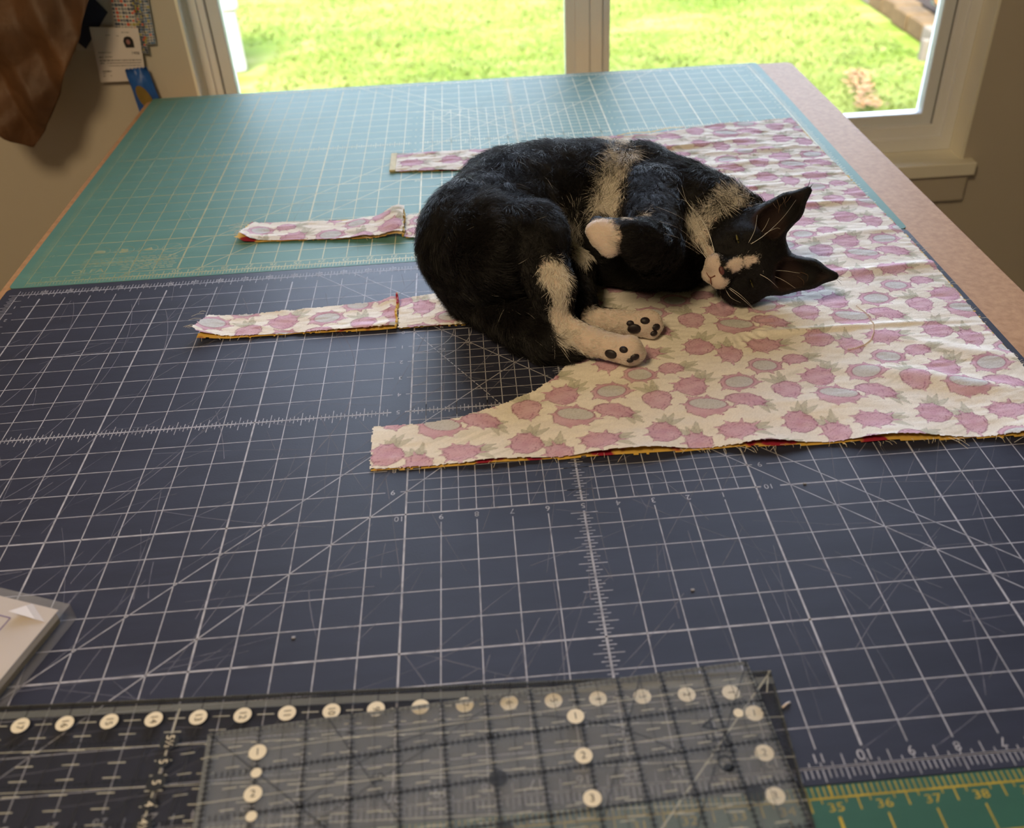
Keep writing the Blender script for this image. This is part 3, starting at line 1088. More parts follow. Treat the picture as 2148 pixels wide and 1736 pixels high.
lin_poly = [(x + (0.10 if x > 17.7 else 0.0), y) for x, y in lin_poly]
cloth('lining', lin_poly, lambda X, Y: (0.0007 + 0.0003 * vnoise(X * 1.2, Y * 1.2, 3) + 0.0012 * (0.5 + 0.5 * np.sin(X * 1.55 + 1.4)) * np.exp(-np.clip(Y + 1.3, 0, None) / 0.6) * (X > 0), 0 * X, 0 * X),
      lining_m, apron, 2.0e-3, printed=False, fray=0.03)
# narrow bound edge at the end of the far side tie
MB().box((-3.60 * IN, 22.5 * IN, 0.0006), (-3.30 * IN, 24.85 * IN, 0.0034), 0.0008).build('bound_end', mat('cream_binding', srgb(222, 210, 170), 0.8, 0.25, 120), apron)

# far edge turned up: a sliver of the lining shows
cloth('turned_hem', [(7.9, 25.22), (9.5, 25.52), (11.9, 25.88), (11.9, 25.74), (9.6, 25.34), (8.0, 25.08)], lambda X, Y: (0.0050 + 0.001 * np.sin(X * 3), 0 * X, 0 * X), lining_m, apron, 1.2e-3, printed=False)

def strap(poly, lpoly, hfun, lhfun, off, seam, label_off):
    o = cloth('neck_strap', poly, hfun, cloth_m, apron, 0.9e-3, off=off, fray=0.03)
    cloth('strap_lining', lpoly, lhfun, lining_m, o, 1.6e-3, printed=False, fray=0.03)
    s = MB()
    x, y0, y1, top = seam
    n = 12
    for i in range(n):        # raised, turned-up seam allowance
        ya, yb = y0 + (y1 - y0) * i / n, y0 + (y1 - y0) * (i + 1.02) / n
        h = (0.005 + top * (i / n) ** 2 + 0.0012 * math.sin(i * 1.7))
        dx = 0.03 * math.sin(i * 0.9)
        s.box(((x - 0.05 + dx) * IN, ya * IN, 0.0010), ((x + 0.03 + dx) * IN, yb * IN, h), 0.0007, 1)
    s.build('seam_allowance', lining_m, o)
    return o

def s3h(X, Y):
    t = np.clip((-8.6 - X) / 1.5, 0, 1)
    side = np.clip((9.2 - Y) / 2.0, 0, 1)
    z = 0.0024 + 0.011 * t ** 1.6 * (0.35 + 0.65 * side) + rnd(X, Y) * 1.2
    z += 0.0030 * g1(Y - 7.4 - 0.0 * X, 0.25) * (0.4 + 0.6 * np.sin(X * 1.0 + 5.2)) * np.clip((X + 9) / 2, 0, 1)
    z += 0.004 * g1(X + 2.9, 0.30) * np.clip((Y - 7.3) / 1.8, 0.3, 1)
    return z, 0 * X, 0 * X
strap([(-9.80, 8.93), (-8.0, 9.02), (-6.94, 9.10), (-4.6, 9.22), (-2.62, 9.34), (-2.62, 7.22), (-4.5, 7.28), (-6.7, 7.36), (-8.6, 7.40), (-9.95, 7.52), (-10.12, 7.75), (-9.98, 8.3)],
      [(-9.75, 8.85), (-2.62, 9.28), (-2.62, 7.17), (-4.5, 7.24), (-6.7, 7.31), (-9.0, 7.31), (-9.98, 7.36)],
      s3h, lambda X, Y: (0.0012 + 0.004 * np.clip((-8.9 - X) / 1.3, 0, 1) + 0.0003 * vnoise(X * 3, Y * 3, 4), 0 * X, 0 * X), (0.75, 1.35), (-2.66, 7.22, 9.40, 0.006), 0)
def s2h(X, Y):
    t = np.clip((-8.7 - X) / 1.3, 0, 1)
    z = 0.0024 + 0.009 * t ** 1.5 * np.clip((17.6 - Y) / 2.0, 0.2, 1) + rnd(X, Y) * 1.2
    z += 0.013 * g1(X + 2.95, 0.75) * (0.55 + 0.45 * np.clip((Y - 14.8) / 2, 0, 1)) + 0.003 * g1(X + 4.4, 0.5)
    return z, 0 * X, 0 * X
strap([(-9.45, 17.40), (-8.0, 17.28), (-6.0, 17.05), (-4.2, 16.95), (-2.62, 17.2), (-2.62, 14.92), (-4.5, 15.0), (-6.5, 15.20), (-8.4, 15.42), (-9.35, 15.55), (-9.85, 15.90), (-9.75, 16.5)],
      [(-9.62, 17.44), (-7.5, 17.25), (-2.62, 17.15), (-2.62, 14.90), (-8.4, 15.36), (-9.6, 15.45), (-10.05, 15.85)],
      s2h, lambda X, Y: (0.0012 + 0.003 * np.clip((-9.0 - X) / 1.0, 0, 1) + 0.005 * g1(X + 2.95, 0.6), 0 * X, 0 * X), (0.2, -0.9), (-2.66, 14.95, 17.15, 0.008), 1)

# pocket stitching: short pale stitches on an arc
stitch_m = mat('stitch_thread', srgb(232, 220, 218), 0.7, 0.1, 200)
pts = [(0.36199, 0.16406), (0.36520, 0.15287), (0.36606, 0.14049), (0.36463, 0.12700), (0.36064, 0.11503), (0.35388, 0.10371), (0.34621, 0.09674), (0.33663, 0.09250), (0.32589, 0.09081)]
def hz(x, y):
    z = panel_h(np.array([[x / IN]]), np.array([[y / IN]]))[0]
    return float(z[0, 0])
P = []
for i in range(len(pts) - 1):
    for t in np.linspace(0, 1, 5, endpoint=False):
        P.append((pts[i][0] * (1 - t) + pts[i + 1][0] * t, pts[i][1] * (1 - t) + pts[i + 1][1] * t))
sm = MB()
for i in range(0, len(P) - 1):
    a, b = P[i], P[i + 1]
    b = (a[0] + (b[0] - a[0]) * 0.72, a[1] + (b[1] - a[1]) * 0.72)
    za, zb = hz(*a), hz(*b)
    sm.tube([(a[0], a[1], za), ((a[0] + b[0]) / 2, (a[1] + b[1]) / 2, (za + zb) / 2 + 0.0008), (b[0], b[1], zb)], 0.0005, 5)
sm.build('stitching', stitch_m, apron)
# frayed threads along the raw edges
tm = MB()
rr = random.Random(3)
def fray_along(a, b, n, out, z):
    for i in range(n):
        t = rr.random()
        x, y = a[0] + (b[0] - a[0]) * t, a[1] + (b[1] - a[1]) * t
        l = rr.uniform(0.08, 0.28)
        d = (out[0] + rr.gauss(0, 0.6), out[1] + rr.gauss(0, 0.5))
        z0 = z + rr.uniform(0, 0.002)
        tm.tube([(x * IN, y * IN, z0), ((x + d[0] * l * 0.5) * IN, (y + d[1] * l * 0.5) * IN, z0 + 0.0008), ((x + d[0] * l) * IN, (y + d[1] * l + 0.04) * IN, max(0.0006, z0 - 0.001))], 0.00014, 4)
fray_along((6, -1.2), (18, -1.85), 60, (0.2, -1), 0.003)
fray_along((-3.1, -0.95), (6, -1.12), 18, (0, -1), 0.002)
fray_along((18.25, -1.5), (18.3, 12), 40, (1, 0), 0.0012)
fray_along((-9.9, 7.5), (-2.7, 7.2), 22, (0, -1), 0.003)
fray_along((-10.1, 7.7), (-9.8, 8.9), 8, (-1.6, 0), 0.009)
fray_along((-9.9, 15.7), (-9.6, 17.3), 12, (-2.2, 0), 0.005)
fray_along((-9, 15.4), (-3, 14.9), 10, (0, -1), 0.003)
tm.build('frayed_threads', mat('loose_thread', srgb(226, 216, 196), 0.8), apron, kind='stuff')

# ---------------------------------------------------------------- rulers
def acrylic(name, col, tint, rough):
    m, N, L, B = new_mat(name)
    tr = N.new('ShaderNodeBsdfTransparent')
    tr.inputs['Color'].default_value = tint
    B.inputs['Base Color'].default_value = col
    B.inputs['Roughness'].default_value = rough
    mx = N.new('ShaderNodeMixShader')
    tc = N.new('ShaderNodeTexCoord')
    n = N.new('ShaderNodeTexNoise')
    n.inputs['Scale'].default_value = 25
    n.inputs['Detail'].default_value = 5
    L.new(tc.outputs['Object'], n.inputs['Vector'])
    mr = N.new('ShaderNodeMapRange')
    mr.inputs['To Min'].default_value = tint[3] * 0.7
    mr.inputs['To Max'].default_value = tint[3] * 1.3
    L.new(n.outputs['Fac'], mr.inputs['Value'])
    L.new(mr.outputs[0], mx.inputs[0])
    L.new(tr.outputs[0], mx.inputs[1])
    L.new(B.outputs[0], mx.inputs[2])
    L.new(mx.outputs[0], N['Material Output'].inputs[0])
    return m
clear_m = acrylic('clear_acrylic', srgb(110, 112, 116), (0.88, 0.88, 0.88, 0.05), 0.3)
reflect_m = acrylic('acrylic_painted_reflection', srgb(206, 212, 222), (1.0, 1.0, 1.0, 0.105), 0.35)  # reflection off the upper ruler mixed in as a pale diffuse colour
edge_r = acrylic('cut_acrylic_edge', srgb(120, 118, 104), (0.6, 0.6, 0.6, 0.5), 0.4)
frost_m = acrylic('frosted_band', srgb(150, 152, 150), (0.7, 0.7, 0.7, 0.38), 0.6)
dark_ink = ink_mat('dark_ruler_ink', srgb(16, 16, 20), 0.1, 90, alpha=0.92)
soft_ink = ink_mat('dark_hatch_ink', srgb(26, 25, 26), 0.1, 90, alpha=0.68)
pale_ink = ink_mat('pale_ruler_ink', srgb(208, 204, 186), 0.15, 60, alpha=0.6)
disc_m = mat('number_disc_cream', srgb(222, 210, 186), 0.6, 0.06, 80)
disc_d = mat('number_disc_black', srgb(16, 16, 18), 0.6)
num_m = mat('numeral_ink', srgb(30, 28, 30), 0.6)

def disc(parent, name, c, r, z, m, text, size, rot, tm, sx=1.0):
    k = Ink()
    k.disc((0, 0), r, 26)
    o = k.build(name, 0.0, m, parent)
    o.location = (c[0], c[1], z)
    if text:
        k = Ink()
        k.text(text, (0, 0), size, rot, sx)
        k.build('numeral', 0.00012, tm, o)
    return o

# long ruler: local x runs left from the right end, local y runs towards the viewer
RA = math.atan2(0.86, -17.75)       # direction of +length
lr = empty('quilting_ruler', (6.59 * IN, -9.50 * IN, 0.0002), 'long clear acrylic ruler underneath, numbered 1 to 17 on cream discs', 'ruler')
lr.rotation_euler = (0, 0, RA)
# with this rotation local +y points to the viewer
W_, LL, TH = 6.1 * IN, 24.0 * IN, 0.0028
MB().box((0, 0, 0), (LL, W_, TH), 0.0004, 1).build('acrylic_plate', clear_m, lr)
e = MB()
e.box((-0.0002, -0.0002, 0.0002), (LL, 0.0006, TH - 0.0001))
e.box((-0.0002, 0, 0.0002), (0.0006, W_, TH - 0.0001))
e.build('cut_edge', edge_r, lr)
zt = TH + 0.0001
k = Ink()
k.poly([(0, 0.17 * IN), (LL, 0.17 * IN), (LL, 0.36 * IN), (0, 0.36 * IN)])
k.build('frosted_strip', zt, frost_m, lr)
kd, kw, ks = Ink(), Ink(), Ink()
i = 0
while i / 16 < 23.9:
    x = i / 16 * IN
    l = 0.17 if i % 2 == 0 else 0.10
    kd.line((x, 0.005 * IN), (x, l * IN), 0.0006)
    kd.disc((x, 0.385 * IN), 0.00062, 6)
    kd.line((x, W_), (x, W_ - l * IN), 0.0006)
    i += 1
for q in range(24):
    x = (q + 1.0) * IN
    ks.line((x, 0.0), (x, 0.42 * IN), 0.0007)
    ks.line((x, 0.75 * IN), (x, W_), 0.0006)
    for j in range(16):
        y = (0.56 + j * 0.36) * IN
        if y < W_ - 0.003:
            kw.line((x + 0.31 * IN, y), (x + 0.69 * IN, y), 0.0007)
for q in range(1, 6):
    y = (q + 0.10) * IN
    for i in range(24 * 8):
        x = i / 8 * IN
        ks.line((x, y - 0.055 * IN), (x, y + 0.055 * IN), 0.0005)
    kw.line((0, y + 0.16 * IN), (LL, y + 0.16 * IN), 0.0005)
    ks.line((0, y), (LL, y), 0.0005)
for i in range(6 * 16):
    y = i / 16 * IN
    kd.line((0.0, y), ((0.17 if i % 2 == 0 else 0.1) * IN, y), 0.0005)
kw.line((0.0, 0.0), (0.42 * IN, 0.55 * IN), 0.0008)
kw.line((0.05 * IN, 0.0), (0.22 * IN, 0.6 * IN), 0.0006)
kw.line((0.0, 0.0), (3.4 * IN, 4.2 * IN), 0.0008)
kd.line((12.0 * IN, 0.55 * IN), (16 * IN, 4.6 * IN), 0.0006)
kw.line((13.5 * IN, 0.3 * IN), (13.5 * IN, W_), 0.0008)
ks.build('hatch_marks', zt + 0.00005, soft_ink, lr)
kd.build('scale_marks', zt + 0.00005, dark_ink, lr)
kw.build('pale_marks', zt + 0.00010, pale_ink, lr)
for n in range(1, 24):
    disc(lr, 'number_disc', ((n + 0.02) * IN, 0.56 * IN), 0.20 * IN, zt + 0.0002, disc_m, str(n), 0.0058, math.radians(95), num_m)
for j, s in enumerate(('5½', '5', '5', '4', '4½', '4')):
    disc(lr, 'number_disc', (13.5 * IN, (1.17 + j * 0.5) * IN), (0.21 if j % 2 == 0 else 0.15) * IN, zt + 0.0002, disc_d, s, 0.0066, math.radians(95), disc_m)
for j in (1, 2, 3, 4):
    disc(lr, 'number_disc', (0.62 * IN, (j + 0.14) * IN), 0.20 * IN, zt + 0.0002, disc_m, str(j), 0.0062, math.radians(180), num_m)

# shorter ruler with painted-in reflection, lying on top of the long one
sa = math.atan2(0.71, 12.16)
sr = empty('quilting_ruler', (6.08 * IN, -9.27 * IN, 0.0002 + TH + 0.0005), 'shorter acrylic ruler with painted sheen and angle lines on top of the long ruler', 'ruler')
sr.rotation_euler = (0, 0, sa)
# local x runs to the left (negative), local y to the viewer (negative)
W2, L2 = 6.5 * IN, 12.18 * IN
MB().box((-L2, -W2, 0), (0, 0, TH), 0.0004, 1).build('acrylic_plate', reflect_m, sr)
e = MB()
e.box((-L2 - 0.0002, -W2, 0.0002), (-L2 + 0.0022, 0, TH + 0.00005))
e.box((-0.0006, -W2, 0.0002), (0.0002, 0, TH - 0.0001))
e.box((-L2, -0.0006, 0.0002), (0, 0.0002, TH - 0.0001))
e.build('cut_edge', frost_m, sr)
kd, kw, ks = Ink(), Ink(), Ink()
for i in range(12 * 8 + 1):
    x = -(i / 8 + 0.05) * IN
    l = 0.22 if i % 8 == 0 else (0.17 if i % 2 == 0 else 0.12)
    ks.line((x, 0), (x, -l * IN), 0.0005)
for q in range(0, 13):
    x = -(q + 0.05) * IN
    kd.line((x, -0.0), (x, -W2), 0.0010)
    for i in range(int(6.5 * 8)):
        y = -i / 8 * IN
        kd.line((x - 0.07 * IN, y), (x + 0.07 * IN, y), 0.0008)
    for yy in np.arange(0.45, 6.4, 0.5):
        kw.line((x - 0.35 * IN, -yy * IN), (x - 0.65 * IN, -yy * IN), 0.0006)
    ks.line((x - 0.5 * IN, -0.2 * IN), (x - 0.5 * IN, -W2), 0.0004)
for yq in (1.1, 2.1, 3.1, 4.1):
    y = -yq * IN
    kd.line((-L2 + 0.9 * IN, y), (0, y), 0.0009)
    for i in range(12 * 8):
        x = -i / 8 * IN
        kd.line((x, y - 0.07 * IN), (x, y + 0.07 * IN), 0.0008)
kw.line((-L2, -0.62 * IN), (0, -0.62 * IN), 0.0005)
kw.line((-L2, -1.72 * IN), (0, -1.72 * IN), 0.0005)
kd.line((0, 0), (-3.7 * IN, -6.3 * IN), 0.0006)
kd.line((-2.5 * IN, 0), (-4.0 * IN, -3.3 * IN), 0.0006)
kd.line((-L2, 0), (-L2 + 4.6 * IN, -4.6 * IN), 0.0006)
kd.line((-L2 + 2.6 * IN, 0), (-L2 + 4.2 * IN, -2.9 * IN), 0.0006)
kd.line((-5.5 * IN, -0.0), (-9.9 * IN, -2.6 * IN), 0.0005)
kd.arc((-6.1 * IN, -6.6 * IN), 6.0 * IN, math.radians(48), math.radians(132), 0.0006, 40)
for s, q in (('90', (-6.02, -1.08)), ('60', (-3.45, -1.7)), ('45', (-2.4, -2.45)), ('60', (-8.5, -1.7)), ('45', (-9.6, -2.55))):
    kd.text(s, (q[0] * IN, q[1] * IN), 0.0078, 0)
for j in range(1, 12):
    kd.text(str(j), (-(12.2 - j - 0.12) * IN, -0.48 * IN), 0.0055, math.radians(90))
for j in range(1, 6):
    kd.text(str(j), (-0.42 * IN, -(j + 0.0) * IN), 0.0055, 0)
kd.text('OLFA', (-1.28 * IN, -2.05 * IN), 0.0125, math.radians(95), 1.15)
kd.text('6"x12"', (-1.02 * IN, -2.0 * IN), 0.0058, math.radians(95))
kd.disc((-1.22 * IN, -2.62 * IN), 0.0028, 14)
z2 = TH + 0.0001
ks.build('hatch_marks', z2, soft_ink, sr)
kd.build('scale_marks', z2 + 0.00003, dark_ink, sr)
kw.build('pale_marks', z2 + 0.00006, pale_ink, sr)
for xi, yy0, txts in ((-4.15, 0.86, ('1', '2', '3', '4')), (-11.05, 0.66, ('1', '2', '3', '4'))):
    for j, s in enumerate(txts):
        disc(sr, 'number_disc', (xi * IN, -(yy0 + j) * IN), 0.19 * IN, z2 + 0.0001, disc_m, s, 0.0062, 0, num_m)
for j in range(3):
    disc(sr, 'number_disc', (-11.03 * IN, -(1.17 + j) * IN), 0.115 * IN, z2 + 0.0001, disc_m, '', 0, 0, num_m)
disc(sr, 'number_disc', (-0.62 * IN, -1.35 * IN), 0.11 * IN, z2 + 0.0001, disc_m, '', 0, 0, num_m)
for q in ((-0.87, -3.27), (-6.0, -3.3), (-6.0, -2.1)):
    k = Ink()
    k.disc((q[0] * IN, q[1] * IN), 0.0052, 18)
    k.build('printed_dot', z2 + 0.00012, soft_ink, sr)

# ---------------------------------------------------------------- wrapped paper packet, thread end
pk = empty('paper_packet', (0, 0, 0), 'thick white paper pattern packet in a clear sleeve at the left edge', 'packet')
c0 = (-0.26197, -0.15263)
a1 = (-0.32260, -0.12856)
a2 = (-0.28214, -0.21623)
ex = Vector((a1[0] - c0[0], a1[1] - c0[1])).normalized()
ey = Vector((a2[0] - c0[0], a2[1] - c0[1])).normalized()
def pkq(u, v):
    p = Vector((c0[0], c0[1])) + ex * u + ey * v
    return (p.x, p.y)
paper_m = mat('packet_paper', srgb(206, 196, 192), 0.75, 0.06, 30)
old_m = mat('packet_edge_paper', srgb(190, 168, 120), 0.85, 0.35, 60, stretch=(1, 1, 8))
wrap_m = acrylic('clear_sleeve', srgb(200, 200, 210), (0.95, 0.95, 0.95, 0.20), 0.15)
H = 0.011
MB().prism([pkq(0.006, 0.004), pkq(0.006, 0.20), pkq(0.17, 0.20), pkq(0.17, 0.004)], 0.0006, H).build('sheet_stack', old_m, pk)
MB().prism([pkq(0.004, 0.003), pkq(0.004, 0.20), pkq(0.17, 0.20), pkq(0.17, 0.003)], H, H + 0.0006).build('cover_sheet', paper_m, pk)
MB().prism([pkq(-0.002, -0.002), pkq(-0.002, 0.205), pkq(0.18, 0.205), pkq(0.18, -0.002)], 0.0002, H + 0.0022).build('sleeve', wrap_m, pk)
k = Ink()
k.line(pkq(0.030, 0.017), pkq(0.16, 0.017), 0.0009)
k.line(pkq(0.030, 0.017), pkq(0.030, 0.19), 0.0009)
k.build('printed_border', H + 0.0008, mat('violet_ink', srgb(96, 70, 140), 0.6), pk)
A, Bq, Cq = pkq(0.012, 0.006), pkq(0.034, 0.008), pkq(0.014, 0.022)
MB().tube([(A[0], A[1], H + 0.001), (Bq[0], Bq[1], H + 0.0035), (Cq[0], Cq[1], H + 0.001)], 0.0002, 3)
mesh_py('turned_corner', [(pkq(0.024, 0.003)[0], pkq(0.024, 0.003)[1], H + 0.0008), (pkq(0.006, 0.014)[0], pkq(0.006, 0.014)[1], H + 0.0008), (pkq(0.030, 0.016)[0], pkq(0.030, 0.016)[1], H + 0.006)], [(0, 1, 2)], paper_m, pk)
q0, q1, q2 = (0.16766, -0.26551), (0.17070, -0.26355), (0.17294, -0.26248)
t = MB().tube([(q0[0], q0[1], 0.0007), (q1[0], q1[1], 0.0012), (q2[0], q2[1], 0.0007)], 0.0006, 6).build('thread_snip', stitch_m, smooth=True)
tag(t, 'tiny snip of pale thread on the navy mat right of the rulers', 'thread')
lint_m = mat('lint', srgb(150, 152, 165), 0.9)
for p_, lb in (((0.13655, -0.17107), 'tiny pale lint speck on the navy mat right of the ticked centre line'), ((0.23892, -0.07695), 'tiny pale lint speck on the navy mat just below the apron edge'), ((-0.11701, -0.18328), 'tiny pale lint speck on the navy mat left of the inner square')):
    o = MB().box((-0.0012, -0.0010, 0.0002), (0.0012, 0.0010, 0.0010), 0.0003, 1).build('lint_speck', lint_m)
    o.location = (p_[0], p_[1], 0)
    o['group'] = 'specks of lint on the navy mat'
    tag(o, lb, 'lint')
# ---------------------------------------------------------------- papers pinned to the window wall
def wall_sheet(name, pts, y, m, parent=None, th=0.0006):
    """pts: (x, z) outline on the wall, y: distance plane"""
    V = [(x, y, z) for x, z in pts] + [(x, y + th, z) for x, z in pts]
    n = len(pts)
    F = [tuple(range(n)), tuple(range(2 * n - 1, n - 1, -1))] + [(i, (i + 1) % n, n + (i + 1) % n, n + i) for i in range(n)]
    o = mesh_py(name, V, F, m, parent)
    bm = bmesh.new()
    bm.from_mesh(o.data)
    bmesh.ops.recalc_face_normals(bm, faces=bm.faces)
    bm.to_mesh(o.data)
    bm.free()
    return o

def wall_ink(name, k, y, m, parent):
    V = np.concatenate(k.V)
    return mesh_np(name, np.c_[V[:, 0], np.full(len(V), y), V[:, 1]], np.concatenate(k.F), m, parent)

sheet_m = mat('wall_paper_sheet', srgb(206, 198, 192), 0.8, 0.05, 20)
navyc_m = mat('navy_card', srgb(36, 46, 78), 0.7, 0.1, 20)
print_m = ink_mat('grey_print', srgb(84, 80, 84), 0.1, 100, alpha=0.8)
black_m = ink_mat('black_print', srgb(28, 26, 30), 0.05, 100)
YB = YW - 0.0012
# white backing sheet
o = wall_sheet('white_sheet', [(-0.5468, 0.1729), (-0.4833, 0.1697), (-0.5224, 0.0907), (-0.5608, 0.0603), (-0.5895, 0.0619)], YB, sheet_m)
tag(o, 'plain white sheet pinned to the wall behind the navy card', 'paper')
# navy card standing on its corner
o = wall_sheet('navy_card', [(-0.5423, 0.1402), (-0.5245, 0.1149), (-0.5736, 0.0638), (-0.5947, 0.0883)], YB - 0.0022, navyc_m)
tag(o, 'small dark navy blue card turned on its corner, half behind the brown paper', 'card')
# dotted scrap strips
dot_cols = [mat('dot_' + n, c, 0.7) for n, c in (('slate', srgb(84, 92, 110)), ('red', srgb(206, 92, 70)), ('olive', srgb(170, 160, 84)), ('grey', srgb(130, 130, 136)), ('blue', srgb(96, 124, 160)))]
def dotted(name, quad, y, cols, label, seed, weights):
    e = bpy.data.objects.new(name, None)
    COL.objects.link(e)
    tag(e, label, 'fabric scrap')
    wall_sheet('scrap_cloth', quad, y, mat('scrap_ground_' + str(seed), srgb(214, 208, 204), 0.85, 0.05, 40), e)
    Q = np.array(quad)
    rr = random.Random(seed)
    K = [Ink() for _ in cols]
    nx, nz_ = (9, 16) if seed == 1 else (4, 26)
    for i in range(nx):
        for j in range(nz_):
            a, b = (i + 0.5) / nx, (j + 0.5) / nz_
            p = (Q[0] * (1 - a) + Q[1] * a) * (1 - b) + (Q[3] * (1 - a) + Q[2] * a) * b
            r = 0.0024 if seed == 1 else 0.0020
            c = rr.choices(range(len(cols)), weights)[0]
            K[c].disc((p[0] + rr.uniform(-.0004, .0004), p[1]), r * rr.uniform(0.7, 1.1), 10)
    for c, k in zip(cols, K):
        if k.n:
            wall_ink('printed_dots', k, y - 0.0004, c, e)['kind'] = 'stuff'
    return e
dotted('fabric_scrap', [(-0.5109, 0.1720), (-0.4681, 0.1698), (-0.4804, 0.0811), (-0.5200, 0.0847)], YB - 0.0045, dot_cols,
       'white cotton scrap with rows of grey and red dots above the printed slip', 1, (6, 2, 1, 4, 0))
dotted('fabric_scrap', [(-0.4675, 0.1702), (-0.4550, 0.1696), (-0.4642, 0.0666), (-0.4797, 0.0660)], YB - 0.0065, dot_cols,
       'narrow bluish dotted fabric strip hanging rightmost on the wall', 2, (2, 1, 1, 2, 6))
dotted('fabric_scrap', [(-0.4803, 0.1509), (-0.4705, 0.1504), (-0.4785, 0.0528), (-0.4890, 0.0548)], YB - 0.0085, dot_cols,
       'thin white dotted strip hanging between the printed slip and the bluish strip', 3, (4, 1, 2, 2, 1))
# printed slip: the code square of the original is left out
sl = bpy.data.objects.new('printed_slip', None)
COL.objects.link(sl)
tag(sl, 'white printed slip with lines of small type and a dark badge pinned on the wall', 'paper')
Q = np.array([(-0.5554, 0.0974), (-0.4835, 0.0920), (-0.4923, 0.0136), (-0.5635, 0.0148)])
ys_ = YB - 0.0105
wall_sheet('slip_paper', [tuple(q) for q in Q], ys_, mat('slip_paper_white', srgb(220, 210, 208), 0.7, 0.04, 25), sl)
def sq(a, b):
    p = (Q[0] * (1 - a) + Q[1] * a) * (1 - b) + (Q[3] * (1 - a) + Q[2] * a) * b
    return (p[0], p[1])
kg, kb = Ink(), Ink()
rr = random.Random(12)
def type_line(a0, a1, b, w_, k):
    a = a0
    while a < a1:
        l = rr.uniform(0.015, 0.05)
        k.line(sq(a, b), sq(min(a + l, a1), b), w_)
        a += l + 0.012
type_line(0.08, 0.36, 0.455, 0.0011, kg)
type_line(0.08, 0.16, 0.54, 0.0013, kb)
type_line(0.20, 0.36, 0.535, 0.0011, kg)
type_line(0.08, 0.96, 0.60, 0.0016, kg)
type_line(0.08, 0.17, 0.65, 0.0013, kb)
type_line(0.22, 0.95, 0.65, 0.0013, kg)
type_line(0.24, 0.95, 0.70, 0.0011, kg)
type_line(0.09, 0.28, 0.80, 0.0018, kb)
type_line(0.09, 0.16, 0.84, 0.0012, kg)
type_line(0.09, 0.14, 0.885, 0.0012, kg)
type_line(0.25, 0.27, 0.885, 0.0012, kg)
type_line(0.64, 0.80, 0.085, 0.0010, kg)
type_line(0.30, 0.40, 0.14, 0.0010, kg)
type_line(0.52, 0.57, 0.15, 0.0010, kg)
c = sq(0.86, 0.47)
kb.text('1498', c, 0.0062, math.radians(-6))
wall_ink('small_type', kg, ys_ - 0.0003, print_m, sl)['kind'] = 'stuff'
wall_ink('bold_type', kb, ys_ - 0.0003, black_m, sl)['kind'] = 'stuff'
kb = Ink()
c = sq(0.755, 0.27)
pts_ = [(-0.0062, -0.0075), (0.0068, -0.0080), (0.0072, -0.004), (0.0076, 0.003), (0.0050, 0.0078), (0.0, 0.0092), (-0.0050, 0.0076), (-0.0078, 0.002), (-0.0062, -0.001)]
kb.poly([(c[0] + x, c[1] + z) for x, z in pts_])
wall_ink('badge', kb, ys_ - 0.0003, black_m, sl)
kb = Ink()
kb.disc((c[0] - 0.0004, c[1] + 0.0008), 0.0030, 14, 0.0038)
wall_ink('badge_centre', kb, ys_ - 0.0006, mat('badge_pink', srgb(150, 104, 104), 0.7), sl)
# blue foil packet with a gold window, hanging half behind the table
bp_ = bpy.data.objects.new('blue_packet', None)
COL.objects.link(bp_)
tag(bp_, 'flat bright blue packet with a gold oval hanging on the wall behind the table corner', 'packet')
Q2 = np.array([(-0.5199, 0.0321), (-0.4855, 0.0337), (-0.4741, -0.0575), (-0.5148, -0.0550)])
blue_m = mat('blue_foil', srgb(36, 92, 176), 0.4, 0.15, 30, 0.3, 60)
top = []
for i in range(13):
    a = i / 12
    p = Q2[0] * (1 - a) + Q2[1] * a
    top.append((p[0], p[1] + (0.0016 if i % 2 else 0.0)))
V, F = [], []
nj = 9
for j in range(nj):
    b = j / (nj - 1)
    for i in range(13):
        a = i / 12
        p = (np.array(top[i])) * (1 - b) + (Q2[3] * (1 - a) + Q2[2] * a) * b
        bulge = 0.011 * (math.sin(math.pi * a) ** 0.6) * min(1, b * 3.5) + (0.002 * math.sin(a * 9 + b * 14) * (b < 0.45))
        V.append((p[0], YB - 0.0135 - bulge, p[1]))
n = len(V)
V += [(x, YB - 0.0125, z) for x, y, z in V]
for j in range(nj - 1):
    for i in range(12):
        q = j * 13 + i
        F.append((q, q + 1, q + 14, q + 13))
        F.append((n + q, n + q + 13, n + q + 14, n + q + 1))
edge = [i for i in range(13)] + [j * 13 + 12 for j in range(1, nj)] + [(nj - 1) * 13 + i for i in range(11, -1, -1)] + [j * 13 for j in range(nj - 2, 0, -1)]
for a, b in zip(edge, edge[1:] + edge[:1]):
    F.append((a, b, n + b, n + a))
mesh_py('packet_body', V, F, blue_m, bp_, smooth=True)
k = Ink()
c = np.array((-0.4972, -0.0091))
pts_ = []
for i in range(20):
    t_ = 2 * math.pi * i / 20
    x, z = 0.0105 * math.cos(t_), 0.021 * math.sin(t_)
    pts_.append((c[0] + x * 0.95 + z * -0.28 + 0.0, c[1] + z * 0.95 + x * 0.1))
k.poly(pts_)
wall_ink('gold_oval', k, YB - 0.0262, mat('gold_window', srgb(136, 112, 50), 0.45, 0.3, 60), bp_)
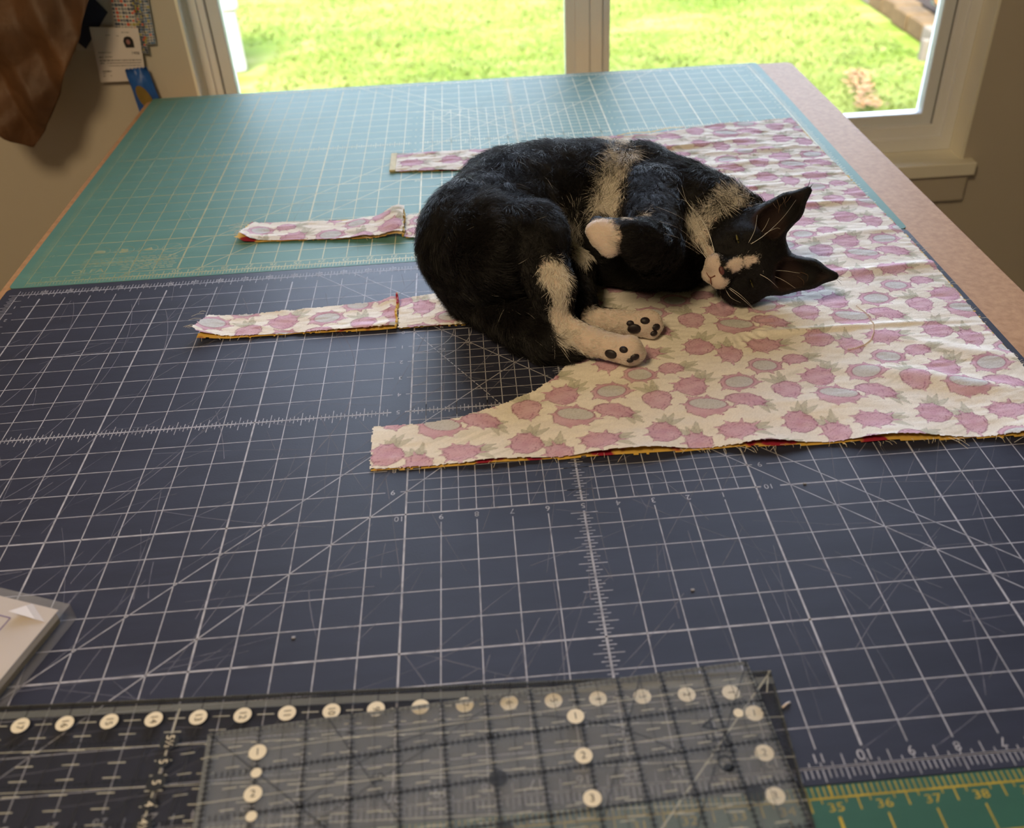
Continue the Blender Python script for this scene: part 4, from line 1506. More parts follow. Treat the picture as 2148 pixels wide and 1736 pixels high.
# brown crinkled paper hanging in front of the wall
bw_m = mat('brown_kraft_paper', srgb(104, 70, 42), 0.6, 0.30, 9.0, 0.5, 70, col2=srgb(70, 45, 26))
YP = 0.90
outl_r = [(-0.4680, 0.3042), (-0.4940, 0.2255), (-0.5169, 0.1533), (-0.5402, 0.1094), (-0.5602, 0.0772), (-0.5753, 0.0562), (-0.5916, 0.0322), (-0.6047, 0.0139), (-0.6209, -0.0089), (-0.6380, -0.0299), (-0.6651, -0.0543)]
outl_l = [(-0.6516, 0.3123), (-0.6891, 0.2350), (-0.7244, 0.1642), (-0.7422, 0.1205), (-0.7554, 0.0883), (-0.7573, 0.0668), (-0.7469, 0.0414), (-0.7270, 0.0212), (-0.7152, -0.0031), (-0.6984, -0.0305), (-0.6689, -0.0525)]
R_ = np.array(outl_r)
Lf = np.array(outl_l)
rows, colsn = 46, 40
tt_ = np.linspace(0, len(R_) - 1, rows)
Ri = np.stack([np.interp(tt_, np.arange(len(R_)), R_[:, i]) for i in (0, 1)], 1)
Li = np.stack([np.interp(tt_, np.arange(len(Lf)), Lf[:, i]) for i in (0, 1)], 1)
V = []
for j in range(rows):
    for i in range(colsn):
        a = i / (colsn - 1)
        p = Li[j] * (1 - a) + Ri[j] * a
        x, z = p
        # folded facets: a few long creases plus fine crinkle
        y = YP
        f1 = x * 1.0 + z * 0.25
        y += 0.020 * abs(((f1 * 14 + 0.3) % 1) * 2 - 1) - 0.010
        y += 0.011 * abs((((x * 0.6 - z) * 9 + 0.1) % 1) * 2 - 1) - 0.003
        y += 0.0025 * float(vnoise(x * 60, z * 40, 5)) + 0.0012 * float(vnoise(x * 160, z * 120, 6))
        up_ = max(0.0, z - 0.12)
        y += min(0.09, up_ * 0.55)
        V.append((x, y, z))
n = len(V)
F = []
for j in range(rows - 1):
    for i in range(colsn - 1):
        q = j * colsn + i
        F.append((q, q + 1, q + colsn + 1, q + colsn))
bp2 = mesh_py('brown_paper', V, F, bw_m, smooth=True)
sd = bp2.modifiers.new('thick', 'SOLIDIFY')
sd.thickness = 0.0006
tag(bp2, 'large brown crinkled paper sheet hanging in front of the wall at upper left', 'paper')
hk = MB()
zt_ = max(v[2] for v in V)
hx = -0.62
hk.tube([(hx, YW + 0.004, zt_ - 0.02), (hx, YW - 0.03, zt_ - 0.02), (hx, YW - 0.045, zt_ - 0.01)], 0.003, 8)
hk.build('hook', mat('steel_hook', srgb(150, 150, 150), 0.3, metal=1.0), bp2)
# ---------------------------------------------------------------- the cat (units below: centimetres)
HC = np.array((26.53, 19.80, 4.17))
hF = np.array((-0.475, -0.826, 0.302)); hF /= np.linalg.norm(hF)
hU = np.array((0.835, -0.314, 0.450)); hU -= hF * hU.dot(hF); hU /= np.linalg.norm(hU)
hL = np.cross(hF, hU)
if hL[2] > 0:
    hL = -hL          # towards the table
def hd(f, u, l):
    return tuple(HC + hF * f + hU * u + hL * l)

PR = []   # (kind, a, b, ra, rb, k, flow, fur length, op)
def rc(a, b, ra, rb, k=1.2, flow=None, fur=1.6, op='+'):
    a, b = np.array(a, float), np.array(b, float)
    if flow is None or isinstance(flow, int):
        d = (b - a) * (flow or 1)
        n = np.linalg.norm(d)
        d = d / n if n > 1e-6 else np.zeros(3)
    else:
        d = np.array(flow, float)
        d /= np.linalg.norm(d)
    PR.append(('rc', a, b, ra, rb, k, d, fur, op))
def el(c, rad, axes, k=0.8, flow=(0, 0, 1), fur=0.5, op='+'):
    PR.append(('el', np.array(c, float), np.array(axes, float), np.array(rad, float), None, k, np.array(flow, float), fur, op))

# trunk, rump to neck (fur lies from head to tail)
S = [((2.46, 21.97, 6.30), 6.2), ((5.38, 26.55, 6.50), 6.1), ((9.25, 28.39, 6.40), 5.85), ((13.39, 29.34, 6.20), 5.55), ((17.51, 29.61, 5.90), 5.2),
     ((21.33, 26.94, 5.60), 4.5), ((24.14, 24.63, 5.30), 3.9), ((26.58, 23.09, 5.00), 3.2)]
for (a, ra), (b, rb) in zip(S[:-1], S[1:]):
    rc(a, b, ra, rb, 1.5, -1, 2.0)
rc((14.97, 25.29, 4.90), (18.17, 23.54, 4.60), 4.7, 4.2, 1.0, -1, 1.6)        # chest lying on the cloth
rc((18.17, 23.54, 4.60), (20.57, 22.45, 3.10), 4.0, 2.6, 1.0, -1, 1.2)
# near hind leg: thigh, shank, foot
rc((3.22, 18.04, 8.00), (5.98, 17.81, 8.60), 4.6, 3.0, 1.0, 1, 1.8)
rc((6.03, 17.45, 8.40), (7.55, 13.63, 6.00), 2.9, 1.9, 0.9, 1, 1.0)
rc((7.55, 13.63, 6.00), (7.77, 12.24, 3.00), 1.8, 1.35, 0.7, 1, 0.7)
rc((7.76, 12.25, 2.90), (10.76, 10.54, 2.00), 1.30, 1.15, 0.6, 1, 0.45)
rc((10.76, 10.54, 2.00), (13.56, 9.09, 1.75), 1.15, 1.20, 0.5, 1, 0.35)
for q in ((13.99, 8.76, 2.30), (14.35, 8.84, 1.60), (14.00, 9.15, 1.00), (13.71, 9.09, 2.50)):
    rc(q, q, 0.72, 0.72, 0.35, (1, -0.2, 0), 0.25)
# far hind leg
rc((4.30, 22.38, 3.60), (9.54, 20.25, 3.80), 3.4, 2.2, 1.0, 1, 1.2)
rc((9.57, 20.53, 3.90), (10.39, 15.43, 2.40), 2.1, 1.35, 0.7, 1, 0.9)
rc((10.31, 14.77, 1.90), (15.67, 13.70, 1.50), 1.15, 1.15, 0.5, 1, 0.4)
for q in ((16.61, 13.73, 1.90), (16.77, 13.55, 1.30), (16.30, 13.21, 0.90), (16.12, 13.96, 2.10)):
    rc(q, q, 0.68, 0.68, 0.35, (1, 0.1, 0), 0.25)
# tail, curled forward under the foot
TL = [((-0.13, 20.15, 2.60), 1.9), ((3.02, 15.94, 2.60), 1.75), ((4.79, 13.50, 2.50), 1.75), ((6.35, 12.17, 2.00), 1.7), ((7.83, 11.52, 1.40), 1.25), ((8.78, 11.09, 0.80), 0.7)]
for (a, ra), (b, rb) in zip(TL[:-1], TL[1:]):
    rc(a, b, ra, rb, 0.6, 1, 1.9)
# near foreleg folded back over the chest
rc((18.02, 25.10, 8.30), (16.84, 16.34, 7.60), 3.1, 2.15, 1.0, 1, 1.1)
rc((16.88, 16.05, 7.60), (15.52, 14.34, 9.20), 2.2, 1.85, 0.8, 1, 0.9)
rc((15.60, 14.33, 9.20), (14.05, 13.48, 10.20), 1.85, 1.45, 0.6, 1, 0.7)
rc((14.05, 13.48, 10.20), (12.51, 14.79, 10.00), 1.40, 1.35, 0.4, 1, 0.35)
for q in ((11.83, 16.17, 10.20), (11.38, 14.88, 10.30), (11.74, 14.21, 9.80), (12.41, 13.72, 9.20)):
    rc(q, q, 0.78, 0.78, 0.45, (-1, 0, -0.2), 0.25)
rc((13.15, 14.40, 9.70), (12.75, 13.85, 9.20), 1.0, 0.8, 0.5, (-1, 0, -0.2), 0.3)
# head
ax = np.array((hF, hU, hL))
back = -hF + 0.35 * hU
el(hd(-0.3, 0.35, 0), (3.5, 3.2, 3.75), ax, 1.2, back, 0.42)
for s in (-1, 1):
    out = back + s * hL * 0.6
    rc(hd(1.0, -1.1, 1.9 * s), hd(1.0, -1.1, 1.9 * s), 2.05, 2.05, 1.2, out, 0.50)
    rc(hd(1.9, 0.95, 1.5 * s), hd(1.9, 0.95, 1.5 * s), 1.25, 1.25, 0.9, out, 0.32)
    rc(hd(2.2, -1.5, 1.5 * s), hd(2.2, -1.5, 1.5 * s), 1.45, 1.45, 0.9, out, 0.40)
    rc(hd(4.15, -1.95, 0.70 * s), hd(4.15, -1.95, 0.70 * s), 0.98, 0.98, 0.30, out, 0.22)
    # ears
    bse, tip = hd(-0.4, 2.3, 2.35 * s), hd(-0.2, 6.75, 4.0 * s)
    mid = hd(-0.3, 4.75, 3.15 * s)
    rc(bse, mid, 2.0, 1.38, 0.7, 1, 0.28)
    rc(mid, tip, 1.38, 0.42, 0.3, 1, 0.25)
rc(hd(1.9, 0.75, 0), hd(4.45, -1.15, 0), 1.40, 0.66, 0.7, -1, 0.25)
rc(hd(2.2, -2.4, 0), hd(3.75, -2.85, 0), 1.2, 0.78, 0.5, back, 0.30)
for s in (-1, 1):
    rc(hd(1.05, 3.3, 2.5 * s), hd(0.80, 4.75, 3.1 * s), 1.35, 1.10, 0.25, 1, 0.30, '-')
    rc(hd(0.80, 4.75, 3.1 * s), hd(0.50, 6.3, 3.75 * s), 1.10, 0.28, 0.2, 1, 0.30, '-')
    rc(hd(2.95, 0.30, 1.95 * s - 0.55), hd(2.95, 0.30, 1.95 * s + 0.55), 0.16, 0.16, 0.3, 1, 0.2, '-')   # eye slits

def prim_d(pr, p):
    if pr[0] == 'rc':
        _, a, b, ra, rb = pr[:5]
        ab = b - a
        L2_ = float(ab @ ab)
        q = p - a
        t = np.clip((q @ ab) / L2_, 0, 1) if L2_ > 1e-9 else np.zeros(p.shape[:-1])
        q = q - t[..., None] * ab
        return np.sqrt((q * q).sum(-1)) - (ra + t * (rb - ra))
    _, c, A, r = pr[:4]
    q = (p - c) @ A.T
    k0 = np.sqrt(((q / r) ** 2).sum(-1))
    k1 = np.sqrt(((q / r ** 2) ** 2).sum(-1)) + 1e-6
    return k0 * (k0 - 1) / k1

def combine(v, d, k, op):
    if op == '+':
        h = np.clip(k - np.abs(v - d), 0, None) / k
        return np.minimum(v, d) - h * h * k * 0.25
    d = -d
    h = np.clip(k - np.abs(v - d), 0, None) / k
    return np.maximum(v, d) + h * h * k * 0.25

def sdf(p):
    v = np.full(p.shape[:-1], 9.0)
    for pr in PR:
        v = combine(v, prim_d(pr, p), pr[5], pr[8])
    return combine(v, p[..., 2] - 0.25, 0.5, '-')
def bounds(pr, m):
    if pr[0] == 'rc':
        r = max(pr[3], pr[4])
        return np.minimum(pr[1], pr[2]) - r - m, np.maximum(pr[1], pr[2]) + r + m
    r = pr[3].max()
    return pr[1] - r - m, pr[1] + r + m

def march(h):
    los = np.min([bounds(p, 0.6)[0] for p in PR if p[8] == '+'], 0)
    his = np.max([bounds(p, 0.6)[1] for p in PR if p[8] == '+'], 0)
    los[2] = 0.0
    n = np.ceil((his - los) / h).astype(int) + 1
    ax_ = [los[i] + h * np.arange(n[i]) for i in range(3)]
    D = np.full(tuple(n), 9.0, np.float32)
    for pr in PR:
        lo_, hi_ = bounds(pr, 1.4)
        i0 = np.clip(np.floor((lo_ - los) / h).astype(int), 0, n)
        i1 = np.clip(np.ceil((hi_ - los) / h).astype(int) + 1, 0, n)
        if (i1 <= i0).any():
            continue
        G = np.stack(np.meshgrid(*[ax_[i][i0[i]:i1[i]] for i in range(3)], indexing='ij'), -1)
        w_ = tuple(slice(a, b) for a, b in zip(i0, i1))
        D[w_] = combine(D[w_], prim_d(pr, G), pr[5], pr[8])
    D = combine(D, (ax_[2] - 0.25)[None, None, :] * np.ones(tuple(n)), 0.5, '-')
    # surface nets
    ins = D < 0
    cn = [ins[dx:n[0] - 1 + dx, dy:n[1] - 1 + dy, dz:n[2] - 1 + dz] for dx in (0, 1) for dy in (0, 1) for dz in (0, 1)]
    cnt = sum(c.astype(np.int8) for c in cn)
    act = (cnt > 0) & (cnt < 8)
    I_ = np.argwhere(act)
    vid = np.full(act.shape, -1, np.int64)
    vid[act] = np.arange(len(I_))
    acc = np.zeros((len(I_), 3))
    num = np.zeros(len(I_))
    corners = [(dx, dy, dz) for dx in (0, 1) for dy in (0, 1) for dz in (0, 1)]
    for a in range(8):
        for b in range(a + 1, 8):
            ca_, cb_ = np.array(corners[a]), np.array(corners[b])
            if np.abs(ca_ - cb_).sum() != 1:
                continue
            da = D[tuple((I_ + ca_).T)]
            db = D[tuple((I_ + cb_).T)]
            x = (da < 0) != (db < 0)
            t = np.where(x, da / np.where(x, da - db, 1), 0)
            acc += np.where(x[:, None], ca_ + t[:, None] * (cb_ - ca_), 0)
            num += x
    V = los + h * (I_ + acc / num[:, None])
    F = []
    for axis in range(3):
        o1, o2 = (axis + 1) % 3, (axis + 2) % 3
        s0 = [slice(1, -1)] * 3
        s1 = [slice(1, -1)] * 3
        s0[axis] = slice(0, -1)
        s1[axis] = slice(1, None)
        A, B_ = ins[tuple(s0)], ins[tuple(s1)]
        E = np.argwhere(A != B_)
        if not len(E):
            continue
        off = np.ones(3, int)
        off[axis] = 0
        base = E + off
        def cell(d1, d2):
            c = base.copy()
            c[:, o1] -= d1
            c[:, o2] -= d2
            return vid[tuple(c.T)]
        q = np.stack([cell(1, 1), cell(0, 1), cell(0, 0), cell(1, 0)], 1)
        flipm = ~A[tuple(E.T)]
        q[flipm] = q[flipm][:, ::-1]
        F.append(q)
    F = np.concatenate(F)
    F = F[(F >= 0).all(1)]
    return V, F

CV, CF = march(0.17)
# one relaxing pass, then pull back on to the surface
for it in range(2):
    s = np.zeros_like(CV)
    c_ = np.zeros(len(CV))
    for a in range(4):
        for b in (1, 3):
            np.add.at(s, CF[:, a], CV[CF[:, (a + b) % 4]])
            np.add.at(c_, CF[:, a], 1)
    CV = 0.5 * CV + 0.5 * s / np.maximum(c_, 1)[:, None]
def face_normals(V, F):
    n_ = np.cross(V[F[:, 2]] - V[F[:, 0]], V[F[:, 3]] - V[F[:, 1]])
    return n_
fn = face_normals(CV, CF)
VN = np.zeros_like(CV)
for a in range(4):
    np.add.at(VN, CF[:, a], fn)
VN /= np.linalg.norm(VN, axis=1)[:, None] + 1e-9
if (VN[:, 2] * (CV[:, 2] - 4)).sum() < 0:
    CF = CF[:, ::-1]
    VN = -VN

# coat: white patches as chains of blobs (centre, radius)
WHITE = [[((17.15, 31.01, 11.25), 1.0), ((15.55, 27.44, 11.32), 0.75), ((14.40, 25.04, 10.05), 0.95), ((13.84, 23.14, 8.78), 1.45)],
 [((10.00, 22.26, 8.57), 0.5), ((10.40, 22.08, 6.87), 0.65), ((10.73, 21.13, 5.58), 0.9), ((10.40, 19.56, 5.68), 0.8)],
 [((7.67, 12.98, 7.84), 1.3), ((8.04, 11.88, 6.48), 0.8), ((8.01, 11.53, 4.61), 0.9), ((8.54, 10.82, 3.29), 1.5)],
 [((8.54, 10.82, 3.29), 1.5), ((10.84, 9.45, 2.52), 1.6), ((14.03, 8.11, 2.12), 2.2)],
 [((11.17, 13.76, 2.40), 1.2), ((13.44, 13.27, 2.18), 1.5), ((16.55, 12.98, 1.63), 1.9)],
 [((11.10, 14.43, 10.66), 1.5), ((11.84, 13.58, 10.19), 1.6), ((12.50, 13.19, 10.34), 1.3), ((12.50, 13.03, 9.58), 1.0)],
 [((14.15, 13.84, 11.53), 0.35), ((16.10, 18.72, 9.79), 0.25)],
 [((21.20, 21.39, 6.73), 0.8), ((22.26, 20.91, 6.15), 0.95), ((22.40, 19.38, 5.48), 0.75), ((21.98, 17.18, 5.46), 0.6)],
 [((22.18, 21.34, 6.94), 0.7), ((23.91, 21.86, 8.28), 0.6), ((26.36, 23.00, 8.50), 0.8)]]
WHITE += [[(hd(4.5, -2.05, -0.72), 0.92), (hd(4.5, -2.05, 0.72), 0.92)], [(hd(3.9, -2.95, 0), 1.05)], [(hd(4.6, -0.85, 0), 0.50), (hd(4.0, 0.0, 0), 0.50), (hd(3.1, 1.15, 0), 0.42)]]
def seg_d(p, a, b, ra, rb):
    return prim_d(('rc', np.array(a, float), np.array(b, float), ra, rb), p)
def white_d(p):
    d = np.full(len(p), 9.0)
    for ch in WHITE:
        if len(ch) == 1:
            d = np.minimum(d, seg_d(p, ch[0][0], ch[0][0], ch[0][1], ch[0][1]))
        for (a, ra), (b, rb) in zip(ch[:-1], ch[1:]):
            d = np.minimum(d, seg_d(p, a, b, ra, rb))
    return d
def wn_(p, f, s):
    return vnoise(p[:, 0] * f, p[:, 1] * f, s, p[:, 2] * f)
BLACKC = np.array((0.0065, 0.0058, 0.0065))
WHITEC = np.array((0.78, 0.73, 0.66))
def coat(p, soft):
    d = white_d(p) + 0.16 * wn_(p, 2.2, 71) + 0.10 * wn_(p, 6.0, 72)
    return np.clip(0.5 - d / soft, 0, 1)
wv = coat(CV, 0.10)
PADS = [((11.97, 8.57, 1.87), (-0.47, -0.88, 0.03), 0.55), ((13.01, 8.26, 2.46), (-0.35, -0.74, 0.57), 0.38), ((13.95, 7.93, 1.83), (0.20, -0.98, -0.03), 0.4), ((13.54, 7.90, 1.55), (-0.01, -0.99, -0.17), 0.3), ((14.65, 12.73, 1.67), (-0.19, -0.98, 0.09), 0.62), ((14.33, 12.94, 2.15), (-0.14, -0.86, 0.49), 0.35), ((15.64, 12.92, 2.35), (-0.03, -0.68, 0.74), 0.42), ((16.63, 12.84, 1.64), (0.26, -0.88, 0.40), 0.42), ((16.43, 12.57, 1.17), (0.21, -0.94, 0.26), 0.34)]
ear_in = np.zeros(len(CV))
for s in (-1, 1):
    ear_in = np.maximum(ear_in, np.clip(1 - (seg_d(CV, hd(1.0, 3.0, 2.5 * s), hd(0.55, 6.35, 3.85 * s), 1.45, 0.12) - 0.05) / 0.25, 0, 1))
earc = np.array((0.022, 0.012, 0.011))
col = BLACKC * (1 - wv[:, None]) + np.array((0.62, 0.50, 0.44)) * wv[:, None]
col = col * (1 - ear_in[:, None]) + earc * ear_in[:, None]

cat = empty('cat', (0, 0, 0), 'black and white tuxedo cat curled asleep on its side on the printed apron', 'cat')
skin_m = attr_mat('cat_coat', 'coat', 0.75, 0.2)
body = mesh_np('body', CV * 0.01, CF, skin_m, cat, smooth=True)
a = body.data.attributes.new('coat', 'FLOAT_COLOR', 'POINT')
a.data.foreach_set('color', np.c_[col, np.ones(len(col))].astype(np.float32).ravel())

# fur: flow and length carried from the nearest limbs
ND = np.zeros((len(CV), 3))
NL = np.zeros(len(CV))
NW = np.zeros(len(CV))
for pr in PR:
    if pr[8] == '-':
        continue
    w_ = np.exp(-np.clip(prim_d(pr, CV) + 0.3, 0, None) / 0.35)
    ND += w_[:, None] * pr[6]
    NL += w_ * pr[7]
    NW += w_
NL /= NW + 1e-9
area = np.linalg.norm(fn, axis=1) * 0.5
fc = CV[CF].mean(1)
prob = area * (fc[:, 2] > 0.45)
NS = 300000
fi = rng.choice(len(CF), NS, p=prob / prob.sum())
uu, vv = rng.random((2, NS))
q = CF[fi]
wts = np.stack([(1 - uu) * (1 - vv), uu * (1 - vv), uu * vv, (1 - uu) * vv], 1)
def interp(A):
    return (A[q] * (wts[..., None] if A.ndim == 2 else wts)).sum(1)
P0 = interp(CV)
Nn = interp(VN)
Nn /= np.linalg.norm(Nn, axis=1)[:, None] + 1e-9
Fl = interp(ND)
Ln = interp(NL)
ein = interp(ear_in)
keep = np.ones(NS, bool)
for c, n_, r in PADS:
    keep &= np.linalg.norm(P0 - np.array(c), axis=1) > r * 0.95
for s in (-1, 1):
    e = hd(2.95, 0.30, 1.95 * s)
    keep &= seg_d(P0, np.array(e) - 0.5 * hL, np.array(e) + 0.5 * hL, 0.20, 0.20) > 0
keep &= np.linalg.norm(P0 - np.array(hd(5.0, -1.42, 0)), axis=1) > 0.40
keep &= ~((ein > 0.5) & (rng.random(NS) > 0.25))
P0, Nn, Fl, Ln, ein = P0[keep], Nn[keep], Fl[keep], Ln[keep], ein[keep]
NS = len(P0)
Fl += 0.35 * np.stack([wn_(P0, 0.8, 81), wn_(P0, 0.8, 82), wn_(P0, 0.8, 83)], 1)      # cowlicks
Fl += 0.30 * np.stack([wn_(P0, 2.6, 84), wn_(P0, 2.6, 85), wn_(P0, 2.6, 86)], 1)      # clumps
Fl += 0.40 * np.stack([wn_(P0, 5.5, 184), wn_(P0, 5.5, 185), wn_(P0, 5.5, 186)], 1)      # locks
Fl += 0.14 * rng.standard_normal((NS, 3))
Fl -= Nn * (Fl * Nn).sum(1)[:, None]
Fl /= np.linalg.norm(Fl, axis=1)[:, None] + 1e-9
ln = Ln * (0.65 + 0.5 * rng.random(NS)) * (1 + 0.2 * wn_(P0, 1.1, 87))
lift = 0.40 + 0.16 * rng.random(NS) + 0.18 * wn_(P0, 2.2, 88) + 0.14 * wn_(P0, 5.0, 89)
d0 = Fl * np.sqrt(1 - np.clip(lift, 0, 0.9) ** 2)[:, None] + Nn * lift[:, None]
d1 = Fl - 0.05 * Nn
d1[:, 2] -= 0.12
NPT = 4
Q = np.zeros((NS, NPT, 3))
Q[:, 0] = P0 - Nn * 0.04
for i in range(1, NPT):
    t = i / (NPT - 1)
    st_ = (d0 * (1 - t * 0.75) + d1 * t * 0.75) * (ln / (NPT - 1))[:, None]
    Q[:, i] = Q[:, i - 1] + st_
Q[..., 2] = np.maximum(Q[..., 2], 0.30)
wf = coat(P0 + 0.12 * rng.standard_normal((NS, 3)), 0.25)
isw = (rng.random(NS) < wf)
fcol = np.where(isw[:, None], WHITEC * (0.86 + 0.22 * rng.random((NS, 1))), BLACKC * (0.7 + 0.9 * rng.random((NS, 1))))
fcol = np.where((ein > 0.5)[:, None], np.array((0.035, 0.022, 0.018)), fcol)
stray = rng.random(NS) < 0.0010
fcol[stray & (Ln > 1.2)] = (0.42, 0.40, 0.38)
hc = bpy.data.hair_curves.new('fur')
hc.add_curves([NPT] * NS)
hc.attributes['position'].data.foreach_set('vector', (Q * 0.01).astype(np.float32).ravel())
ra_ = hc.attributes.get('radius') or hc.attributes.new('radius', 'FLOAT', 'POINT')
base_r = np.where(Ln > 0.8, 0.000125, 0.00008)
taper = np.array((1.0, 0.95, 0.75, 0.2))
ra_.data.foreach_set('value', (base_r[:, None] * taper[None]).astype(np.float32).ravel())
ca_ = hc.attributes.new('coat', 'FLOAT_COLOR', 'CURVE')
ca_.data.foreach_set('color', np.c_[fcol, np.ones(NS)].astype(np.float32).ravel())
fur_m = attr_mat('cat_fur', 'coat', 0.40, 0.30)
fo = link('fur', hc, fur_m, cat, 'stuff')

# face details
def lens(name, c, ax3, rad, m, parent, n=14, k=8):
    V, F = [], []
    for i in range(k + 1):
        ph = math.pi * i / k
        for j in range(n):
            th = 2 * math.pi * j / n
            p = np.array(c) + ax3[0] * rad[0] * math.sin(ph) * math.cos(th) + ax3[1] * rad[1] * math.sin(ph) * math.sin(th) + ax3[2] * rad[2] * math.cos(ph)
            V.append(p * 0.01)
    for i in range(k):
        for j in range(n):
            F.append((i * n + j, i * n + (j + 1) % n, (i + 1) * n + (j + 1) % n, (i + 1) * n + j))
    return mesh_np(name, np.array(V), np.array(F), m, parent, smooth=True)
eye_m = mat('cat_eye', srgb(116, 110, 62), 0.2, 0.2, 60)
pupil_m = mat('cat_pupil', srgb(8, 8, 8), 0.1)
for s in (-1, 1):
    e = lens('eye', hd(2.84, 0.30, 1.95 * s), (hL, hU, hF), (0.58, 0.10 if s < 0 else 0.035, 0.30), eye_m, cat)
    lens('pupil', hd(3.02, 0.30, 1.97 * s), (hL, hU, hF), (0.10, 0.10 if s < 0 else 0.03, 0.135), pupil_m, e, 8, 6)
nose_m = mat('cat_nose', srgb(58, 36, 38), 0.5, 0.35, 260, col2=srgb(122, 70, 64))
nc = np.array(hd(5.10, -1.36, 0))
lens('nose', nc - hF * 0.10, (hL, hU, hF), (0.44, 0.27, 0.30), nose_m, cat)
def fine(name, pts, r, m, parent=cat):
    """smooth thin strand through points (cm)"""
    P = [np.array(p, float) for p in pts]
    out = []
    for i in range(len(P) - 1):
        p0, p1, p2, p3 = P[max(i - 1, 0)], P[i], P[i + 1], P[min(i + 2, len(P) - 1)]
        for t in np.linspace(0, 1, 5, endpoint=False):
            out.append(0.5 * ((2 * p1) + (-p0 + p2) * t + (2 * p0 - 5 * p1 + 4 * p2 - p3) * t ** 2 + (-p0 + 3 * p1 - 3 * p2 + p3) * t ** 3))
    out.append(P[-1])
    n_ = len(out)
    return MB().tube([p * 0.01 for p in out], [r * (1 - 0.8 * i / (n_ - 1)) for i in range(n_)], 5).build(name, m, parent, smooth=True)
mouth_m = mat('cat_lip', srgb(120, 72, 60), 0.7)
for pts in [[(22.46, 16.14, 4.56), (22.14, 16.51, 4.21), (21.88, 16.96, 4.47), (22.50, 20.56, 3.36)],
 [(22.14, 16.51, 4.21), (22.24, 16.36, 3.60), (23.87, 21.34, 0.30)]]:
    fine('mouth_line', pts, 0.0007, mouth_m)
whisk_m = mat('whisker_white', srgb(226, 222, 214), 0.4)
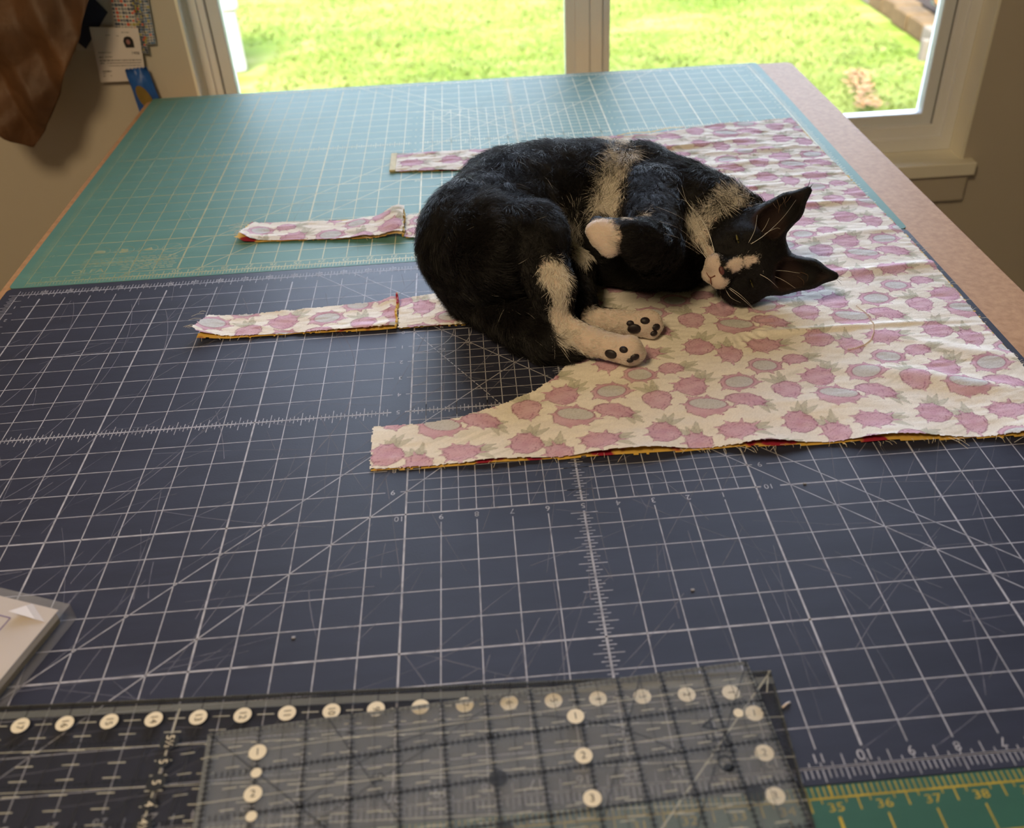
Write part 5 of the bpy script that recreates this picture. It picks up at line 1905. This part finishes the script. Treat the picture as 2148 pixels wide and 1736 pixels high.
for pts in [[(22.54, 17.16, 6.09), (22.40, 19.11, 7.28), (21.60, 20.40, 8.62), (20.82, 21.25, 9.27), (19.85, 22.06, 10.62)],
 [(22.79, 18.20, 5.94), (22.25, 19.81, 7.57), (21.43, 20.61, 8.62), (20.70, 21.39, 9.45), (20.44, 22.84, 10.48)],
 [(22.36, 18.84, 5.19), (21.78, 19.83, 6.37), (20.72, 20.29, 7.76), (19.06, 17.90, 9.84), (17.13, 17.63, 10.88)],
 [(21.93, 17.71, 5.55), (21.08, 19.93, 6.37), (18.79, 16.41, 9.38), (16.93, 15.38, 10.56)],
 [(22.36, 20.26, 4.56), (20.66, 19.59, 6.26), (18.37, 14.34, 9.45), (16.93, 12.58, 10.73)],
 [(22.12, 20.44, 4.49), (20.26, 19.36, 6.17), (17.45, 13.04, 9.78)],
 [(22.62, 18.32, 5.74), (21.94, 19.80, 6.91), (20.93, 21.43, 9.19), (19.51, 20.29, 10.29)],
 [(25.60, 17.43, 6.94), (26.01, 17.36, 8.13), (26.50, 18.64, 8.99)],
 [(25.79, 17.35, 6.89), (27.34, 18.92, 7.46), (27.86, 19.33, 8.29)],
 [(25.82, 17.32, 6.86), (27.03, 17.37, 7.68), (29.02, 19.03, 8.41), (29.91, 18.77, 10.15)],
 [(25.93, 17.36, 6.95), (27.37, 18.41, 7.25), (28.44, 18.83, 7.50), (28.72, 18.47, 7.57)],
 [(26.81, 16.10, 4.70), (28.80, 17.15, 4.08), (30.41, 16.54, 4.00)],
 [(26.81, 16.05, 4.57), (28.78, 16.78, 3.42), (29.75, 15.40, 3.14)],
 [(26.54, 16.02, 4.45), (27.19, 15.27, 4.26), (28.28, 15.68, 3.10)],
 [(23.90, 16.47, 3.01), (25.00, 15.52, 2.34), (26.48, 15.45, 0.90)],
 [(23.96, 16.45, 3.10), (24.77, 15.37, 2.83), (26.30, 16.15, 1.00)],
 [(23.67, 16.64, 2.86), (23.99, 15.77, 2.43), (25.03, 15.96, 1.69)],
 [(23.34, 17.20, 2.42), (23.77, 17.85, 0.90)],
 [(24.15, 21.16, 0.30), (23.41, 18.34, 0.90)],
 [(24.42, 20.98, 7.94), (23.79, 21.19, 9.17), (23.23, 21.66, 9.56)]]:
    fine('whisker', pts, 0.00026, whisk_m)
tuft_m = mat('ear_tuft_hair', srgb(116, 92, 70), 0.6)
for pts in [[(28.23, 20.41, 9.49), (28.36, 19.53, 9.27), (28.58, 19.48, 9.06)],
 [(28.57, 19.96, 9.74), (28.72, 19.55, 9.24), (28.77, 19.44, 8.84)],
 [(29.07, 19.85, 9.97), (29.05, 19.45, 9.77), (28.82, 19.46, 9.35)],
 [(29.31, 19.75, 10.07), (29.14, 19.48, 9.69), (29.30, 19.35, 9.22)],
 [(29.67, 19.60, 10.18), (29.36, 19.36, 9.87), (29.13, 19.41, 9.57)],
 [(29.07, 20.23, 9.15), (28.70, 19.55, 8.87), (28.75, 19.40, 8.64)],
 [(30.75, 17.49, 3.60), (31.12, 16.45, 3.80), (30.96, 16.01, 3.42)],
 [(30.51, 17.46, 3.24), (30.70, 16.28, 3.38), (30.61, 15.70, 3.22)]]:
    fine('ear_hair', pts, 0.00022, tuft_m)
tip_m = mat('ear_tip_hair', srgb(30, 22, 24), 0.6)
for s in (-1, 1):
    for k_ in range(7):
        b0 = np.array(hd(-0.2, 6.7, 4.0 * s))
        d_ = (hU * 0.75 + hL * s * 0.5 + 0.22 * rng.standard_normal(3))
        fine('ear_tip_hair', [b0 - d_ * 0.3, b0 + d_ * 0.45, b0 + d_ * 0.9 + hL * s * 0.1], 0.00022, tip_m)
pad_m = mat('paw_pad_black', srgb(34, 24, 30), 0.55, 0.3, 200)
for c, n_, r in PADS:
    n_ = np.array(n_)
    s1 = np.cross(n_, (0, 0, 1.0))
    s1 /= np.linalg.norm(s1)
    s2 = np.cross(n_, s1)
    lens('paw_pad', np.array(c) - n_ * 0.05, (s1, s2, n_), (r * 1.05, r * 0.8, 0.22), pad_m, cat, 12, 6)
